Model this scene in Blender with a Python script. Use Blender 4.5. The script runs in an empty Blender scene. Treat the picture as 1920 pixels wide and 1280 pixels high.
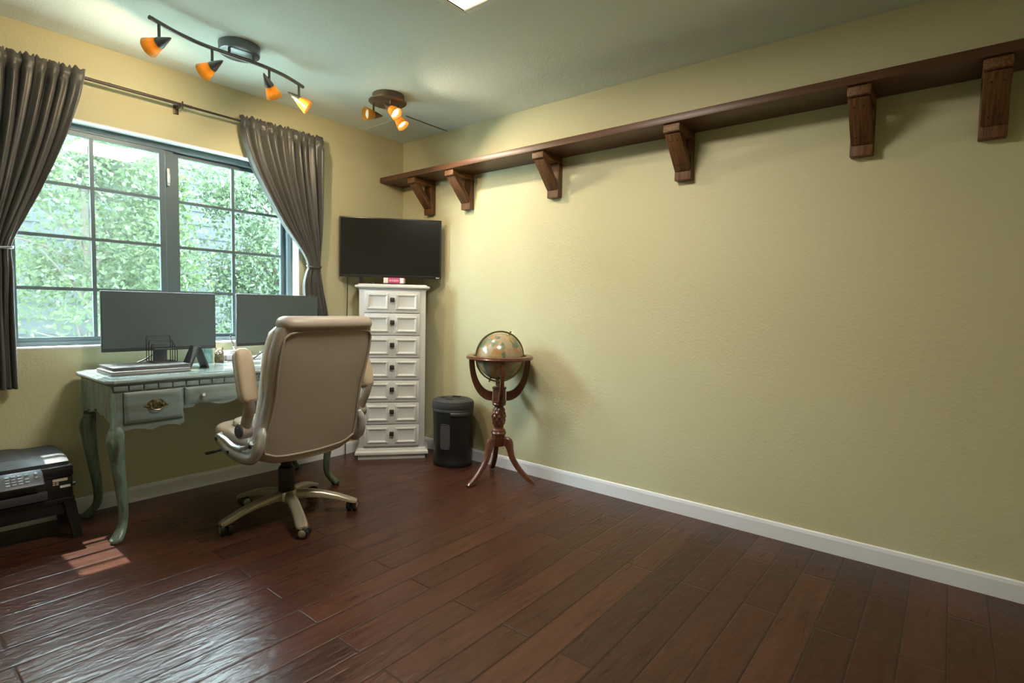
import bpy, bmesh, math, random
from mathutils import Vector, Matrix, Quaternion
random.seed(7)
C = bpy.context.scene.collection
S = bpy.context.scene
R = math.radians
PI = math.pi

# ------------------------------------------------------------------ camera
cd = bpy.data.cameras.new('camera')
cam = bpy.data.objects.new('camera', cd)
C.objects.link(cam)
S.camera = cam
cd.sensor_width = 36.0
cd.lens = 1015.66 / 1920 * 36.0
cd.clip_start = 0.05
YAW, PIT, ROL = 0.679917421, -0.0612552752, 0.0196824609
_f = Vector((math.cos(YAW) * math.cos(PIT), math.sin(YAW) * math.cos(PIT), math.sin(PIT)))
_r = Vector((math.sin(YAW), -math.cos(YAW), 0))
_u = _r.cross(_f)
_c, _s = math.cos(ROL), math.sin(ROL)
_r, _u = _c * _r + _s * _u, -_s * _r + _c * _u
cam.matrix_world = Matrix(((_r.x, _u.x, -_f.x, -2.90207), (_r.y, _u.y, -_f.y, -3.51545),
                           (_r.z, _u.z, -_f.z, 1.12444), (0, 0, 0, 1)))

# ------------------------------------------------------------------ colour management, sky, sun
S.view_settings.view_transform = 'Standard'
S.view_settings.look = 'None'
S.view_settings.gamma = 1
S.view_settings.use_curve_mapping = False
S.view_settings.exposure = 0.62
W = bpy.data.worlds.new('sky')
S.world = W
W.use_nodes = True
_nt = W.node_tree
_bg = _nt.nodes['Background']
_bg.inputs['Color'].default_value = (0.76, 0.92, 1.0, 1)
_bg.inputs['Strength'].default_value = 34.0
sd = bpy.data.lights.new('sun', 'SUN')
sd.energy = 13.0
sd.color = (1.0, 0.95, 0.86)
sd.angle = R(0.6)
sun = bpy.data.objects.new('sun', sd)
C.objects.link(sun)
sun.rotation_euler = Vector((0.015, -0.42, -0.86)).to_track_quat('-Z', 'Y').to_euler()

H = 2.44          # ceiling height
WARM = (1.0, 0.82, 0.58)
AMBERLIGHT = (1.0, 0.75, 0.46)
CEIL_POWER = 26
HEAD_POWER = 5.5
SPOT_POWER = 14

# ------------------------------------------------------------------ materials
def mat(name, col=(0.8, 0.8, 0.8), rough=0.5, metal=0.0, spec=0.5, sheen=0.0, coat=0.0, noise=None, bump=None, emit=None, trans=None):
    m = bpy.data.materials.new(name)
    m.use_nodes = True
    nt = m.node_tree
    b = nt.nodes['Principled BSDF']
    b.inputs['Base Color'].default_value = (*col, 1)
    b.inputs['Roughness'].default_value = rough
    b.inputs['Metallic'].default_value = metal
    b.inputs['Specular IOR Level'].default_value = spec
    b.inputs['Sheen Weight'].default_value = sheen
    b.inputs['Coat Weight'].default_value = coat
    if emit:
        b.inputs['Emission Color'].default_value = (*emit[0], 1)
        b.inputs['Emission Strength'].default_value = emit[1]
    tc = nt.nodes.new('ShaderNodeTexCoord')
    if noise:   # (second colour, scale, (stretch xyz), contrast lo, hi)
        col2, sc, st, lo, hi = noise
        mp = nt.nodes.new('ShaderNodeMapping'); mp.inputs['Scale'].default_value = st
        n = nt.nodes.new('ShaderNodeTexNoise'); n.inputs['Scale'].default_value = sc
        n.inputs['Detail'].default_value = 5
        rp = nt.nodes.new('ShaderNodeValToRGB')
        rp.color_ramp.elements[0].position = lo; rp.color_ramp.elements[0].color = (*col, 1)
        rp.color_ramp.elements[1].position = hi; rp.color_ramp.elements[1].color = (*col2, 1)
        nt.links.new(tc.outputs['Object'], mp.inputs['Vector'])
        nt.links.new(mp.outputs['Vector'], n.inputs['Vector'])
        nt.links.new(n.outputs['Fac'], rp.inputs['Fac'])
        nt.links.new(rp.outputs['Color'], b.inputs['Base Color'])
    if bump:    # (scale, strength, distance, stretch)
        sc, stg, dist, st = bump
        mp = nt.nodes.new('ShaderNodeMapping'); mp.inputs['Scale'].default_value = st
        n = nt.nodes.new('ShaderNodeTexNoise'); n.inputs['Scale'].default_value = sc
        n.inputs['Detail'].default_value = 3
        bp = nt.nodes.new('ShaderNodeBump'); bp.inputs['Strength'].default_value = stg
        bp.inputs['Distance'].default_value = dist
        nt.links.new(tc.outputs['Object'], mp.inputs['Vector'])
        nt.links.new(mp.outputs['Vector'], n.inputs['Vector'])
        nt.links.new(n.outputs['Fac'], bp.inputs['Height'])
        nt.links.new(bp.outputs['Normal'], b.inputs['Normal'])
    if trans:   # translucent share
        out = nt.nodes['Material Output']
        t = nt.nodes.new('ShaderNodeBsdfTranslucent'); t.inputs['Color'].default_value = (*trans[0], 1)
        mx = nt.nodes.new('ShaderNodeMixShader'); mx.inputs['Fac'].default_value = trans[1]
        nt.links.new(b.outputs[0], mx.inputs[1]); nt.links.new(t.outputs[0], mx.inputs[2])
        nt.links.new(mx.outputs[0], out.inputs['Surface'])
    return m

U = (1, 1, 1)
M = {}
M['wall'] = mat('olive_wall_paint', (0.565, 0.535, 0.345), 0.62, spec=0.25, bump=(75, 0.35, 0.004, U))
M['ceiling'] = mat('textured_ceiling_paint', (0.68, 0.73, 0.68), 0.85, spec=0.2, bump=(110, 0.5, 0.004, U))
M['reveal'] = mat('white_paint', (0.74, 0.76, 0.74), 0.5, spec=0.3)
M['base'] = mat('baseboard_paint', (0.78, 0.80, 0.85), 0.35)
M['curtain'] = mat('taupe_satin_curtain', (0.057, 0.060, 0.060), 0.38, spec=0.45, sheen=0.25,
                   noise=((0.090, 0.088, 0.083), 60, (6, 6, 0.3), 0.35, 0.7), bump=(90, 0.2, 0.001, (0.3, 0.3, 6)))
M['bronze'] = mat('dark_bronze_metal', (0.075, 0.06, 0.05), 0.38, metal=0.6)
M['gunmetal'] = mat('gunmetal', (0.16, 0.165, 0.165), 0.35, metal=0.8)
M['steel'] = mat('brushed_steel', (0.6, 0.58, 0.54), 0.28, metal=1.0)
M['brownmetal'] = mat('antique_bronze', (0.17, 0.13, 0.095), 0.4, metal=0.75)
M['amber'] = mat('amber_glass_shade', (0.55, 0.30, 0.045), 0.3, noise=((0.42, 0.21, 0.025), 30, U, 0.35, 0.7), trans=((1.0, 0.60, 0.14), 0.32))
M['bulb_on'] = mat('lit_bulb', (1, 1, 1), 0.3, emit=((1.0, 0.82, 0.55), 5))
M['bulb_off'] = mat('silver_bulb', (0.75, 0.78, 0.76), 0.2, metal=0.3)
M['diffuser'] = mat('lit_diffuser', (1, 0.95, 0.85), 0.4, emit=((1.0, 0.86, 0.55), 1.6))
M['shelf'] = mat('stained_shelf_board', (0.115, 0.050, 0.024), 0.42, noise=((0.065, 0.027, 0.013), 7, (14, 0.7, 14), 0.3, 0.72))
M['bracket'] = mat('rough_stained_timber', (0.20, 0.083, 0.022), 0.5, noise=((0.055, 0.023, 0.009), 9, (11, 11, 0.7), 0.30, 0.66), bump=(40, 0.5, 0.003, (6, 6, 0.6)))
M['bracket_arm'] = mat('rough_stained_timber_arm', (0.22, 0.098, 0.026), 0.5, noise=((0.07, 0.028, 0.010), 12, (0.8, 10, 10), 0.33, 0.68), bump=(40, 0.5, 0.003, (0.6, 6, 6)))
M['nail'] = mat('dark_nail', (0.02, 0.015, 0.01), 0.5)
M['desk'] = mat('distressed_sage_paint', (0.15, 0.19, 0.182), 0.42, noise=((0.105, 0.118, 0.098), 5, (1.2, 5, 9), 0.42, 0.72), bump=(30, 0.2, 0.002, (1, 4, 8)))
M['desktop'] = mat('sage_desktop_paint', (0.21, 0.26, 0.25), 0.22, noise=((0.165, 0.20, 0.195), 6, (1, 5, 5), 0.4, 0.75))
M['deskleg'] = mat('antique_green_paint', (0.155, 0.225, 0.185), 0.36, noise=((0.06, 0.07, 0.045), 9, (5, 5, 0.7), 0.44, 0.70))
M['brass'] = mat('antique_brass', (0.33, 0.25, 0.15), 0.35, metal=0.9, noise=((0.11, 0.085, 0.05), 90, U, 0.4, 0.6))
M['screen'] = mat('matt_screen', (0.066, 0.090, 0.098), 0.45, spec=0.5)  # blue in the base colour stands in for the room's reflection
M['black'] = mat('black_plastic', (0.011, 0.011, 0.012), 0.42, spec=0.35)
M['blackgloss'] = mat('gloss_black_plastic', (0.014, 0.014, 0.016), 0.2)
M['tvscreen'] = mat('glossy_tv_screen', (0.012, 0.013, 0.012), 0.16, spec=0.6)
M['tvbezel'] = mat('tv_bezel', (0.02, 0.019, 0.016), 0.3)
M['charcoal'] = mat('charcoal_plastic', (0.040, 0.042, 0.044), 0.5)
M['panelgrey'] = mat('control_panel_grey', (0.05, 0.056, 0.066), 0.38)
M['key'] = mat('grey_key', (0.30, 0.33, 0.37), 0.4)
M['sticker'] = mat('tan_sticker', (0.62, 0.50, 0.36), 0.6)
M['paper'] = mat('pale_paper', (0.72, 0.68, 0.64), 0.6)
M['laptopgrey'] = mat('grey_laptop_shell', (0.14, 0.14, 0.145), 0.32, metal=0.5)
M['laptopsilver'] = mat('silver_laptop_shell', (0.36, 0.35, 0.345), 0.32, metal=0.5)
M['wire'] = mat('black_wire', (0.02, 0.02, 0.022), 0.4, metal=0.3)
M['mug'] = mat('turquoise_glaze', (0.20, 0.42, 0.42), 0.25, noise=((0.36, 0.56, 0.54), 40, U, 0.4, 0.65))
M['owl'] = mat('olive_feathers', (0.20, 0.165, 0.10), 0.7, noise=((0.10, 0.08, 0.05), 60, U, 0.4, 0.6))
M['eye'] = mat('white_eye', (0.85, 0.82, 0.78), 0.3)
M['white'] = mat('white_plastic', (0.78, 0.77, 0.78), 0.35)
M['lilac'] = mat('lilac_paper', (0.55, 0.50, 0.60), 0.6)
M['leather'] = mat('beige_leather', (0.345, 0.29, 0.24), 0.42, spec=0.35, noise=((0.315, 0.262, 0.215), 3, U, 0.35, 0.7), bump=(160, 0.12, 0.001, U))
M['leatherlight'] = mat('ivory_leather', (0.60, 0.535, 0.47), 0.36, spec=0.4, bump=(160, 0.12, 0.001, U))
M['armpad'] = mat('tan_arm_leather', (0.44, 0.345, 0.25), 0.45, spec=0.35, bump=(160, 0.12, 0.001, U))
M['champagne'] = mat('champagne_metal_paint', (0.40, 0.345, 0.27), 0.28, metal=0.55)
M['chairarm'] = mat('taupe_arm_plastic', (0.34, 0.285, 0.24), 0.35, metal=0.2)
M['silver'] = mat('silver_painted_plastic', (0.56, 0.555, 0.56), 0.24, metal=0.55)
M['caster'] = mat('caster_black', (0.015, 0.014, 0.014), 0.35)
M['dresser'] = mat('white_cabinet_paint', (0.61, 0.615, 0.62), 0.42, bump=(30, 0.06, 0.001, U))
M['knob'] = mat('black_iron_knob', (0.035, 0.032, 0.03), 0.5, metal=0.3)
M['pink'] = mat('magenta_cover', (0.50, 0.055, 0.18), 0.45)
M['bookpaper'] = mat('page_block', (0.78, 0.70, 0.50), 0.7)
M['cherry'] = mat('cherry_wood', (0.135, 0.045, 0.024), 0.28, coat=0.4, noise=((0.075, 0.024, 0.014), 8, (6, 6, 0.8), 0.35, 0.7))
M['meridian'] = mat('aged_brass_meridian', (0.22, 0.20, 0.12), 0.35, metal=0.8)
M['cable'] = mat('black_cable', (0.012, 0.012, 0.012), 0.5)
M['frame'] = mat('slate_window_frame', (0.105, 0.145, 0.16), 0.4, metal=0.3)
M['binwindow'] = mat('clear_bin_window', (0.07, 0.07, 0.072), 0.15, coat=0.4)
M['bark'] = mat('grey_bark', (0.07, 0.06, 0.05), 0.9)
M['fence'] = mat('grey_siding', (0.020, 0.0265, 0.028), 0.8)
M['ground'] = mat('pale_bounce_ground', (0.52, 0.62, 0.57), 0.95, noise=((0.46, 0.54, 0.49), 4, U, 0.4, 0.6))  # ground out of view, made pale to bounce daylight up to the ceiling

def leafmat(name, c, t):
    return mat(name, c, 0.42, spec=0.5, noise=(tuple(x * 0.6 for x in c), 9, U, 0.4, 0.62), trans=(t, 0.45))
M['leaf_a'] = leafmat('bright_leaves', (0.047, 0.082, 0.034), (0.088, 0.130, 0.046))
M['leaf_b'] = leafmat('cool_leaves', (0.044, 0.076, 0.042), (0.084, 0.122, 0.060))

# glass: mostly see-through with a faint reflection
def glassmat():
    m = bpy.data.materials.new('window_glass'); m.use_nodes = True
    nt = m.node_tree; nt.nodes.clear()
    out = nt.nodes.new('ShaderNodeOutputMaterial')
    tr = nt.nodes.new('ShaderNodeBsdfTransparent'); tr.inputs['Color'].default_value = (0.94, 0.975, 0.965, 1)
    gl = nt.nodes.new('ShaderNodeBsdfGlossy'); gl.inputs['Roughness'].default_value = 0.02
    lw = nt.nodes.new('ShaderNodeLayerWeight'); lw.inputs['Blend'].default_value = 0.5
    pw = nt.nodes.new('ShaderNodeMath'); pw.operation = 'POWER'; pw.inputs[1].default_value = 4.0
    fr = nt.nodes.new('ShaderNodeMath'); fr.operation = 'MULTIPLY_ADD'; fr.inputs[1].default_value = 0.5; fr.inputs[2].default_value = 0.025
    nt.links.new(lw.outputs['Facing'], pw.inputs[0]); nt.links.new(pw.outputs[0], fr.inputs[0])
    mx = nt.nodes.new('ShaderNodeMixShader')
    nt.links.new(fr.outputs[0], mx.inputs[0]); nt.links.new(tr.outputs[0], mx.inputs[1]); nt.links.new(gl.outputs[0], mx.inputs[2])
    nt.links.new(mx.outputs[0], out.inputs['Surface'])
    return m
M['glass'] = glassmat()
def screenmat():
    m = bpy.data.materials.new('insect_mesh'); m.use_nodes = True
    nt = m.node_tree; nt.nodes.clear()
    out = nt.nodes.new('ShaderNodeOutputMaterial')
    tr = nt.nodes.new('ShaderNodeBsdfTransparent')
    df = nt.nodes.new('ShaderNodeBsdfDiffuse'); df.inputs['Color'].default_value = (0.16, 0.18, 0.18, 1)
    tl = nt.nodes.new('ShaderNodeBsdfTranslucent'); tl.inputs['Color'].default_value = (0.16, 0.18, 0.18, 1)
    ad = nt.nodes.new('ShaderNodeMixShader'); ad.inputs[0].default_value = 0.5
    mx = nt.nodes.new('ShaderNodeMixShader'); mx.inputs[0].default_value = 0.10
    nt.links.new(df.outputs[0], ad.inputs[1]); nt.links.new(tl.outputs[0], ad.inputs[2])
    nt.links.new(tr.outputs[0], mx.inputs[1]); nt.links.new(ad.outputs[0], mx.inputs[2])
    nt.links.new(mx.outputs[0], out.inputs['Surface'])
    return m
M['mesh'] = screenmat()

def floormat():
    m = bpy.data.materials.new('hand_scraped_hardwood'); m.use_nodes = True
    nt = m.node_tree; N = nt.nodes; L = nt.links
    b = N['Principled BSDF']
    tc = N.new('ShaderNodeTexCoord')
    br = N.new('ShaderNodeTexBrick')
    br.offset = 0.37; br.offset_frequency = 2; br.squash = 1.0
    br.inputs['Color1'].default_value = (0, 0, 0, 1); br.inputs['Color2'].default_value = (1, 1, 1, 1)
    br.inputs['Mortar'].default_value = (0.5, 0.5, 0.5, 1)
    br.inputs['Scale'].default_value = 1.0
    br.inputs['Mortar Size'].default_value = 0.0022
    br.inputs['Mortar Smooth'].default_value = 0.3
    br.inputs['Brick Width'].default_value = 1.15
    br.inputs['Row Height'].default_value = 0.1235
    mp0 = N.new('ShaderNodeMapping'); mp0.inputs['Location'].default_value = (0.31, 0.105, 0)
    L.new(tc.outputs['Object'], mp0.inputs['Vector']); L.new(mp0.outputs[0], br.inputs['Vector'])
    # per plank offset of the grain
    sc = N.new('ShaderNodeVectorMath'); sc.operation = 'SCALE'; sc.inputs['Scale'].default_value = 23.0
    L.new(br.outputs['Color'], sc.inputs[0])
    ad = N.new('ShaderNodeVectorMath'); ad.operation = 'ADD'
    L.new(tc.outputs['Object'], ad.inputs[0]); L.new(sc.outputs[0], ad.inputs[1])
    mp = N.new('ShaderNodeMapping'); mp.inputs['Scale'].default_value = (1.6, 13, 1)
    L.new(ad.outputs[0], mp.inputs['Vector'])
    n1 = N.new('ShaderNodeTexNoise'); n1.inputs['Scale'].default_value = 1.6; n1.inputs['Detail'].default_value = 7
    n1.inputs['Roughness'].default_value = 0.62; n1.inputs['Distortion'].default_value = 1.4
    L.new(mp.outputs[0], n1.inputs['Vector'])
    r1 = N.new('ShaderNodeValToRGB')
    r1.color_ramp.elements[0].position = 0.26; r1.color_ramp.elements[0].color = (0.036, 0.0135, 0.0085, 1)
    r1.color_ramp.elements[1].position = 0.78; r1.color_ramp.elements[1].color = (0.078, 0.031, 0.019, 1)
    L.new(n1.outputs['Fac'], r1.inputs['Fac'])
    # plank tone
    r2 = N.new('ShaderNodeValToRGB')
    r2.color_ramp.elements[0].position = 0.0; r2.color_ramp.elements[0].color = (0.70, 0.63, 0.61, 1)
    r2.color_ramp.elements[1].position = 1.0; r2.color_ramp.elements[1].color = (1.25, 1.12, 1.05, 1)
    L.new(br.outputs['Color'], r2.inputs['Fac'])
    mu = N.new('ShaderNodeMix'); mu.data_type = 'RGBA'; mu.blend_type = 'MULTIPLY'; mu.inputs[0].default_value = 1.0
    L.new(r1.outputs[0], mu.inputs[6]); L.new(r2.outputs[0], mu.inputs[7])
    sm = N.new('ShaderNodeMix'); sm.data_type = 'RGBA'
    L.new(br.outputs['Fac'], sm.inputs[0]); L.new(mu.outputs[2], sm.inputs[6]); sm.inputs[7].default_value = (0.012, 0.006, 0.004, 1)
    L.new(sm.outputs[2], b.inputs['Base Color'])
    # scraped relief
    mp2 = N.new('ShaderNodeMapping'); mp2.inputs['Scale'].default_value = (13, 40, 1)
    L.new(ad.outputs[0], mp2.inputs['Vector'])
    n2 = N.new('ShaderNodeTexNoise'); n2.inputs['Scale'].default_value = 1.0; n2.inputs['Detail'].default_value = 2
    n2.inputs['Distortion'].default_value = 0.5
    L.new(mp2.outputs[0], n2.inputs['Vector'])
    mp3 = N.new('ShaderNodeMapping'); mp3.inputs['Scale'].default_value = (3, 70, 1)
    L.new(ad.outputs[0], mp3.inputs['Vector'])
    n3 = N.new('ShaderNodeTexNoise'); n3.inputs['Scale'].default_value = 1.0; n3.inputs['Detail'].default_value = 3
    L.new(mp3.outputs[0], n3.inputs['Vector'])
    m1 = N.new('ShaderNodeMath'); m1.operation = 'MULTIPLY_ADD'; m1.inputs[1].default_value = 0.30
    L.new(n3.outputs['Fac'], m1.inputs[0]); L.new(n2.outputs['Fac'], m1.inputs[2])
    be = N.new('ShaderNodeTexBrick'); be.offset = 0.37; be.offset_frequency = 2; be.squash = 1.0
    be.inputs['Scale'].default_value = 1.0; be.inputs['Mortar Size'].default_value = 0.007; be.inputs['Mortar Smooth'].default_value = 1.0
    be.inputs['Brick Width'].default_value = 1.15; be.inputs['Row Height'].default_value = 0.1235
    L.new(mp0.outputs[0], be.inputs['Vector'])
    m2 = N.new('ShaderNodeMath'); m2.operation = 'MULTIPLY_ADD'; m2.inputs[1].default_value = -0.45
    L.new(be.outputs['Fac'], m2.inputs[0]); L.new(m1.outputs[0], m2.inputs[2])
    bp = N.new('ShaderNodeBump'); bp.inputs['Strength'].default_value = 0.6; bp.inputs['Distance'].default_value = 0.0045
    L.new(m2.outputs[0], bp.inputs['Height']); L.new(bp.outputs['Normal'], b.inputs['Normal'])
    r3 = N.new('ShaderNodeMapRange'); r3.inputs['To Min'].default_value = 0.23; r3.inputs['To Max'].default_value = 0.36
    L.new(n1.outputs['Fac'], r3.inputs['Value']); L.new(r3.outputs[0], b.inputs['Roughness'])
    b.inputs['Specular IOR Level'].default_value = 0.36
    return m
M['floor'] = floormat()

def globemat():
    m = bpy.data.materials.new('antique_globe_map'); m.use_nodes = True
    nt = m.node_tree; N = nt.nodes; L = nt.links
    b = N['Principled BSDF']; b.inputs['Roughness'].default_value = 0.22
    tc = N.new('ShaderNodeTexCoord')
    n = N.new('ShaderNodeTexNoise'); n.inputs['Scale'].default_value = 11; n.inputs['Detail'].default_value = 6
    L.new(tc.outputs['Object'], n.inputs['Vector'])
    land = N.new('ShaderNodeValToRGB')
    land.color_ramp.elements[0].position = 0.455; land.color_ramp.elements[0].color = (0, 0, 0, 1)
    land.color_ramp.elements[1].position = 0.49; land.color_ramp.elements[1].color = (1, 1, 1, 1)
    L.new(n.outputs['Fac'], land.inputs['Fac'])
    n2 = N.new('ShaderNodeTexVoronoi'); n2.inputs['Scale'].default_value = 26
    L.new(tc.outputs['Object'], n2.inputs['Vector'])
    lc = N.new('ShaderNodeValToRGB')
    sepc = N.new('ShaderNodeSeparateColor')
    L.new(n2.outputs['Color'], sepc.inputs[0]); L.new(sepc.outputs[0], lc.inputs['Fac'])
    lc.color_ramp.interpolation = 'CONSTANT'
    lc.color_ramp.elements[0].color = (0.13, 0.17, 0.11, 1)
    lc.color_ramp.elements[1].position = 0.75; lc.color_ramp.elements[1].color = (0.36, 0.20, 0.08, 1)
    for p, c in ((0.3, (0.34, 0.23, 0.10)), (0.55, (0.18, 0.22, 0.16))):
        e = lc.color_ramp.elements.new(p); e.color = (*c, 1)
    mx = N.new('ShaderNodeMix'); mx.data_type = 'RGBA'
    L.new(land.outputs[0], mx.inputs[0]); mx.inputs[6].default_value = (0.36, 0.285, 0.185, 1); L.new(lc.outputs[0], mx.inputs[7])
    # graticule
    sp = N.new('ShaderNodeSeparateXYZ'); L.new(tc.outputs['Object'], sp.inputs[0])
    a = N.new('ShaderNodeMath'); a.operation = 'ARCTAN2'; L.new(sp.outputs[0], a.inputs[0]); L.new(sp.outputs[1], a.inputs[1])
    def lines(src, k):
        q = N.new('ShaderNodeMath'); q.operation = 'MULTIPLY'; q.inputs[1].default_value = k; L.new(src, q.inputs[0])
        s = N.new('ShaderNodeMath'); s.operation = 'SINE'; L.new(q.outputs[0], s.inputs[0])
        ab = N.new('ShaderNodeMath'); ab.operation = 'ABSOLUTE'; L.new(s.outputs[0], ab.inputs[0])
        lt = N.new('ShaderNodeMath'); lt.operation = 'LESS_THAN'; lt.inputs[1].default_value = 0.06; L.new(ab.outputs[0], lt.inputs[0])
        return lt.outputs[0]
    g1 = lines(a.outputs[0], 6); g2 = lines(sp.outputs[2], 60)
    mxm = N.new('ShaderNodeMath'); mxm.operation = 'MAXIMUM'; L.new(g1, mxm.inputs[0]); L.new(g2, mxm.inputs[1])
    ml = N.new('ShaderNodeMath'); ml.operation = 'MULTIPLY'; ml.inputs[1].default_value = 0.35; L.new(mxm.outputs[0], ml.inputs[0])
    m2 = N.new('ShaderNodeMix'); m2.data_type = 'RGBA'; L.new(ml.outputs[0], m2.inputs[0]); L.new(mx.outputs[2], m2.inputs[6]); m2.inputs[7].default_value = (0.28, 0.18, 0.09, 1)
    L.new(m2.outputs[2], b.inputs['Base Color'])
    return m
M['globe'] = globemat()

# ------------------------------------------------------------------ mesh builder
class G:
    def __init__(self): self.v = []; self.f = []
    def add(self, vs, fs):
        o = len(self.v); self.v += [tuple(x) for x in vs]; self.f += [tuple(i + o for i in q) for q in fs]; return self
    def bm(self, b, mtx=None):
        if mtx: bmesh.ops.transform(b, matrix=mtx, verts=b.verts)
        b.verts.index_update()
        self.add([v.co.copy() for v in b.verts], [[v.index for v in q.verts] for q in b.faces]); b.free(); return self
    def box(self, c, s, bev=0.0, rot=None, seg=2):
        b = bmesh.new(); bmesh.ops.create_cube(b, size=1.0)
        bmesh.ops.scale(b, vec=Vector(s), verts=b.verts)
        if bev: bmesh.ops.bevel(b, geom=list(b.edges), offset=bev, segments=seg, profile=0.5, affect='EDGES')
        m = Matrix.Translation(Vector(c))
        if rot is not None: m = m @ (rot if isinstance(rot, Matrix) else Matrix.Rotation(rot, 4, 'Z'))
        return self.bm(b, m)
    def bb(self, lo, hi, bev=0.0):
        return self.box([(a + b) / 2 for a, b in zip(lo, hi)], [b - a for a, b in zip(lo, hi)], bev)
    def tube(self, pts, r, n=10, flat=1.0, up=None, closed=False):
        pts = [Vector(p) for p in pts]; k = len(pts)
        rs = r if isinstance(r, (list, tuple)) else [r] * k
        vs = []; fs = []
        t0 = (pts[1] - pts[0]).normalized()
        ref = Vector(up) if up else (Vector((0, 0, 1)) if abs(t0.z) < 0.9 else Vector((1, 0, 0)))
        a = (ref - t0 * ref.dot(t0)).normalized()
        for i in range(k):
            if closed: t = (pts[(i + 1) % k] - pts[i - 1]).normalized()
            else: t = (pts[min(i + 1, k - 1)] - pts[max(i - 1, 0)]).normalized()
            a = (a - t * a.dot(t)).normalized(); c = t.cross(a)
            ri = rs[i]; ra, rc = (ri if isinstance(ri, (tuple, list)) else (ri, ri * flat))
            for j in range(n):
                w = 2 * PI * j / n
                vs.append(pts[i] + a * math.cos(w) * ra + c * math.sin(w) * rc)
        for i in range(k if closed else k - 1):
            i2 = (i + 1) % k
            for j in range(n):
                j2 = (j + 1) % n
                fs.append((i * n + j, i * n + j2, i2 * n + j2, i2 * n + j))
        if not closed:
            fs.append(tuple(range(n - 1, -1, -1))); fs.append(tuple((k - 1) * n + j for j in range(n)))
        return self.add(vs, fs)
    def cyl(self, p0, p1, r0, r1=None, n=20):
        return self.tube([p0, p1], [r0, r0 if r1 is None else r1], n)
    def lathe(self, prof, n=28, mtx=None, sx=1.0, sy=1.0):
        vs = []; fs = []
        k = len(prof)
        for (r, z) in prof:
            for j in range(n):
                w = 2 * PI * j / n
                p = Vector((r * sx * math.cos(w), r * sy * math.sin(w), z))
                vs.append(mtx @ p if mtx else p)
        for i in range(k - 1):
            for j in range(n):
                j2 = (j + 1) % n
                fs.append((i * n + j, i * n + j2, (i + 1) * n + j2, (i + 1) * n + j))
        if prof[0][0] > 1e-6: fs.append(tuple(range(n - 1, -1, -1)))
        if prof[-1][0] > 1e-6: fs.append(tuple((k - 1) * n + j for j in range(n)))
        return self.add(vs, fs)
    def prism(self, outline, lo, hi, axis='y', mtx=None):
        def P(a, b, h):
            p = {'y': (a, h, b), 'x': (h, a, b), 'z': (a, b, h)}[axis]
            return mtx @ Vector(p) if mtx else Vector(p)
        n = len(outline)
        vs = [P(a, b, lo) for a, b in outline] + [P(a, b, hi) for a, b in outline]
        fs = [tuple(range(n - 1, -1, -1)), tuple(range(n, 2 * n))]
        for i in range(n):
            j = (i + 1) % n; fs.append((i, j, n + j, n + i))
        return self.add(vs, fs)
    def ball(self, c, r, n=20, m=12):
        r = r if isinstance(r, (tuple, list)) else (r, r, r)
        b = bmesh.new(); bmesh.ops.create_uvsphere(b, u_segments=n, v_segments=m, radius=1)
        bmesh.ops.scale(b, vec=Vector(r), verts=b.verts)
        return self.bm(b, Matrix.Translation(Vector(c)))
    def rings(self, rings, cap=True):
        n = len(rings[0]); vs = [p for q in rings for p in q]; fs = []
        for i in range(len(rings) - 1):
            for j in range(n):
                j2 = (j + 1) % n
                fs.append((i * n + j, i * n + j2, (i + 1) * n + j2, (i + 1) * n + j))
        if cap:
            fs.append(tuple(range(n - 1, -1, -1))); fs.append(tuple((len(rings) - 1) * n + j for j in range(n)))
        return self.add(vs, fs)
    def build(self, name, m, parent=None, ang=38, loc=None):
        me = bpy.data.meshes.new(name)
        me.from_pydata(self.v, [], self.f)
        b = bmesh.new(); b.from_mesh(me)
        bmesh.ops.remove_doubles(b, verts=b.verts, dist=1e-6)
        bmesh.ops.recalc_face_normals(b, faces=b.faces)
        b.to_mesh(me); b.free()
        me.update()
        if ang:
            me.shade_smooth(); me.set_sharp_from_angle(angle=R(ang))
        me.materials.append(m)
        o = bpy.data.objects.new(name, me); C.objects.link(o)
        if parent: o.parent = parent
        if loc: o.location = loc
        return o

def srect(hw, hd, e=4.0, n=28):      # superellipse outline
    out = []
    for j in range(n):
        w = 2 * PI * j / n; c, s = math.cos(w), math.sin(w)
        out.append((math.copysign(abs(c) ** (2 / e), c) * hw, math.copysign(abs(s) ** (2 / e), s) * hd))
    return out
def tag(o, label, cat, group=None, kind=None):
    o['label'] = label; o['category'] = cat
    if group: o['group'] = group
    if kind: o['kind'] = kind
    return o
def thing(name, label, cat, loc=(0, 0, 0), rz=0.0, group=None):
    o = bpy.data.objects.new(name, None); C.objects.link(o)
    o.empty_display_size = 0.1
    o.location = loc; o.rotation_euler = (0, 0, rz)
    return tag(o, label, cat, group)
def struct(o): o['kind'] = 'structure'; return o
def copy_tree(o, parent=None):
    c = o.copy(); C.objects.link(c)
    if parent: c.parent = parent
    for ch in list(o.children): copy_tree(ch, c)
    return c
def lamp(name, kind, power, loc, color, parent=None, radius=0.02):
    l = bpy.data.lights.new(name, kind); l.energy = power; l.color = color
    if kind != 'AREA': l.shadow_soft_size = radius
    o = bpy.data.objects.new(name, l); C.objects.link(o); o.location = loc
    if parent: o.parent = parent
    return o, l
def smooth_path(pts, k=8):          # Catmull-Rom through points
    P = [Vector(p) for p in pts]; P = [2 * P[0] - P[1]] + P + [2 * P[-1] - P[-2]]
    out = []
    for i in range(1, len(P) - 2):
        for j in range(k):
            t = j / k; a, b, c, d = P[i - 1], P[i], P[i + 1], P[i + 2]
            out.append(0.5 * ((2 * b) + (c - a) * t + (2 * a - 5 * b + 4 * c - d) * t * t + (3 * b - a - 3 * c + d) * t ** 3))
    out.append(P[-2]); return out
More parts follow.
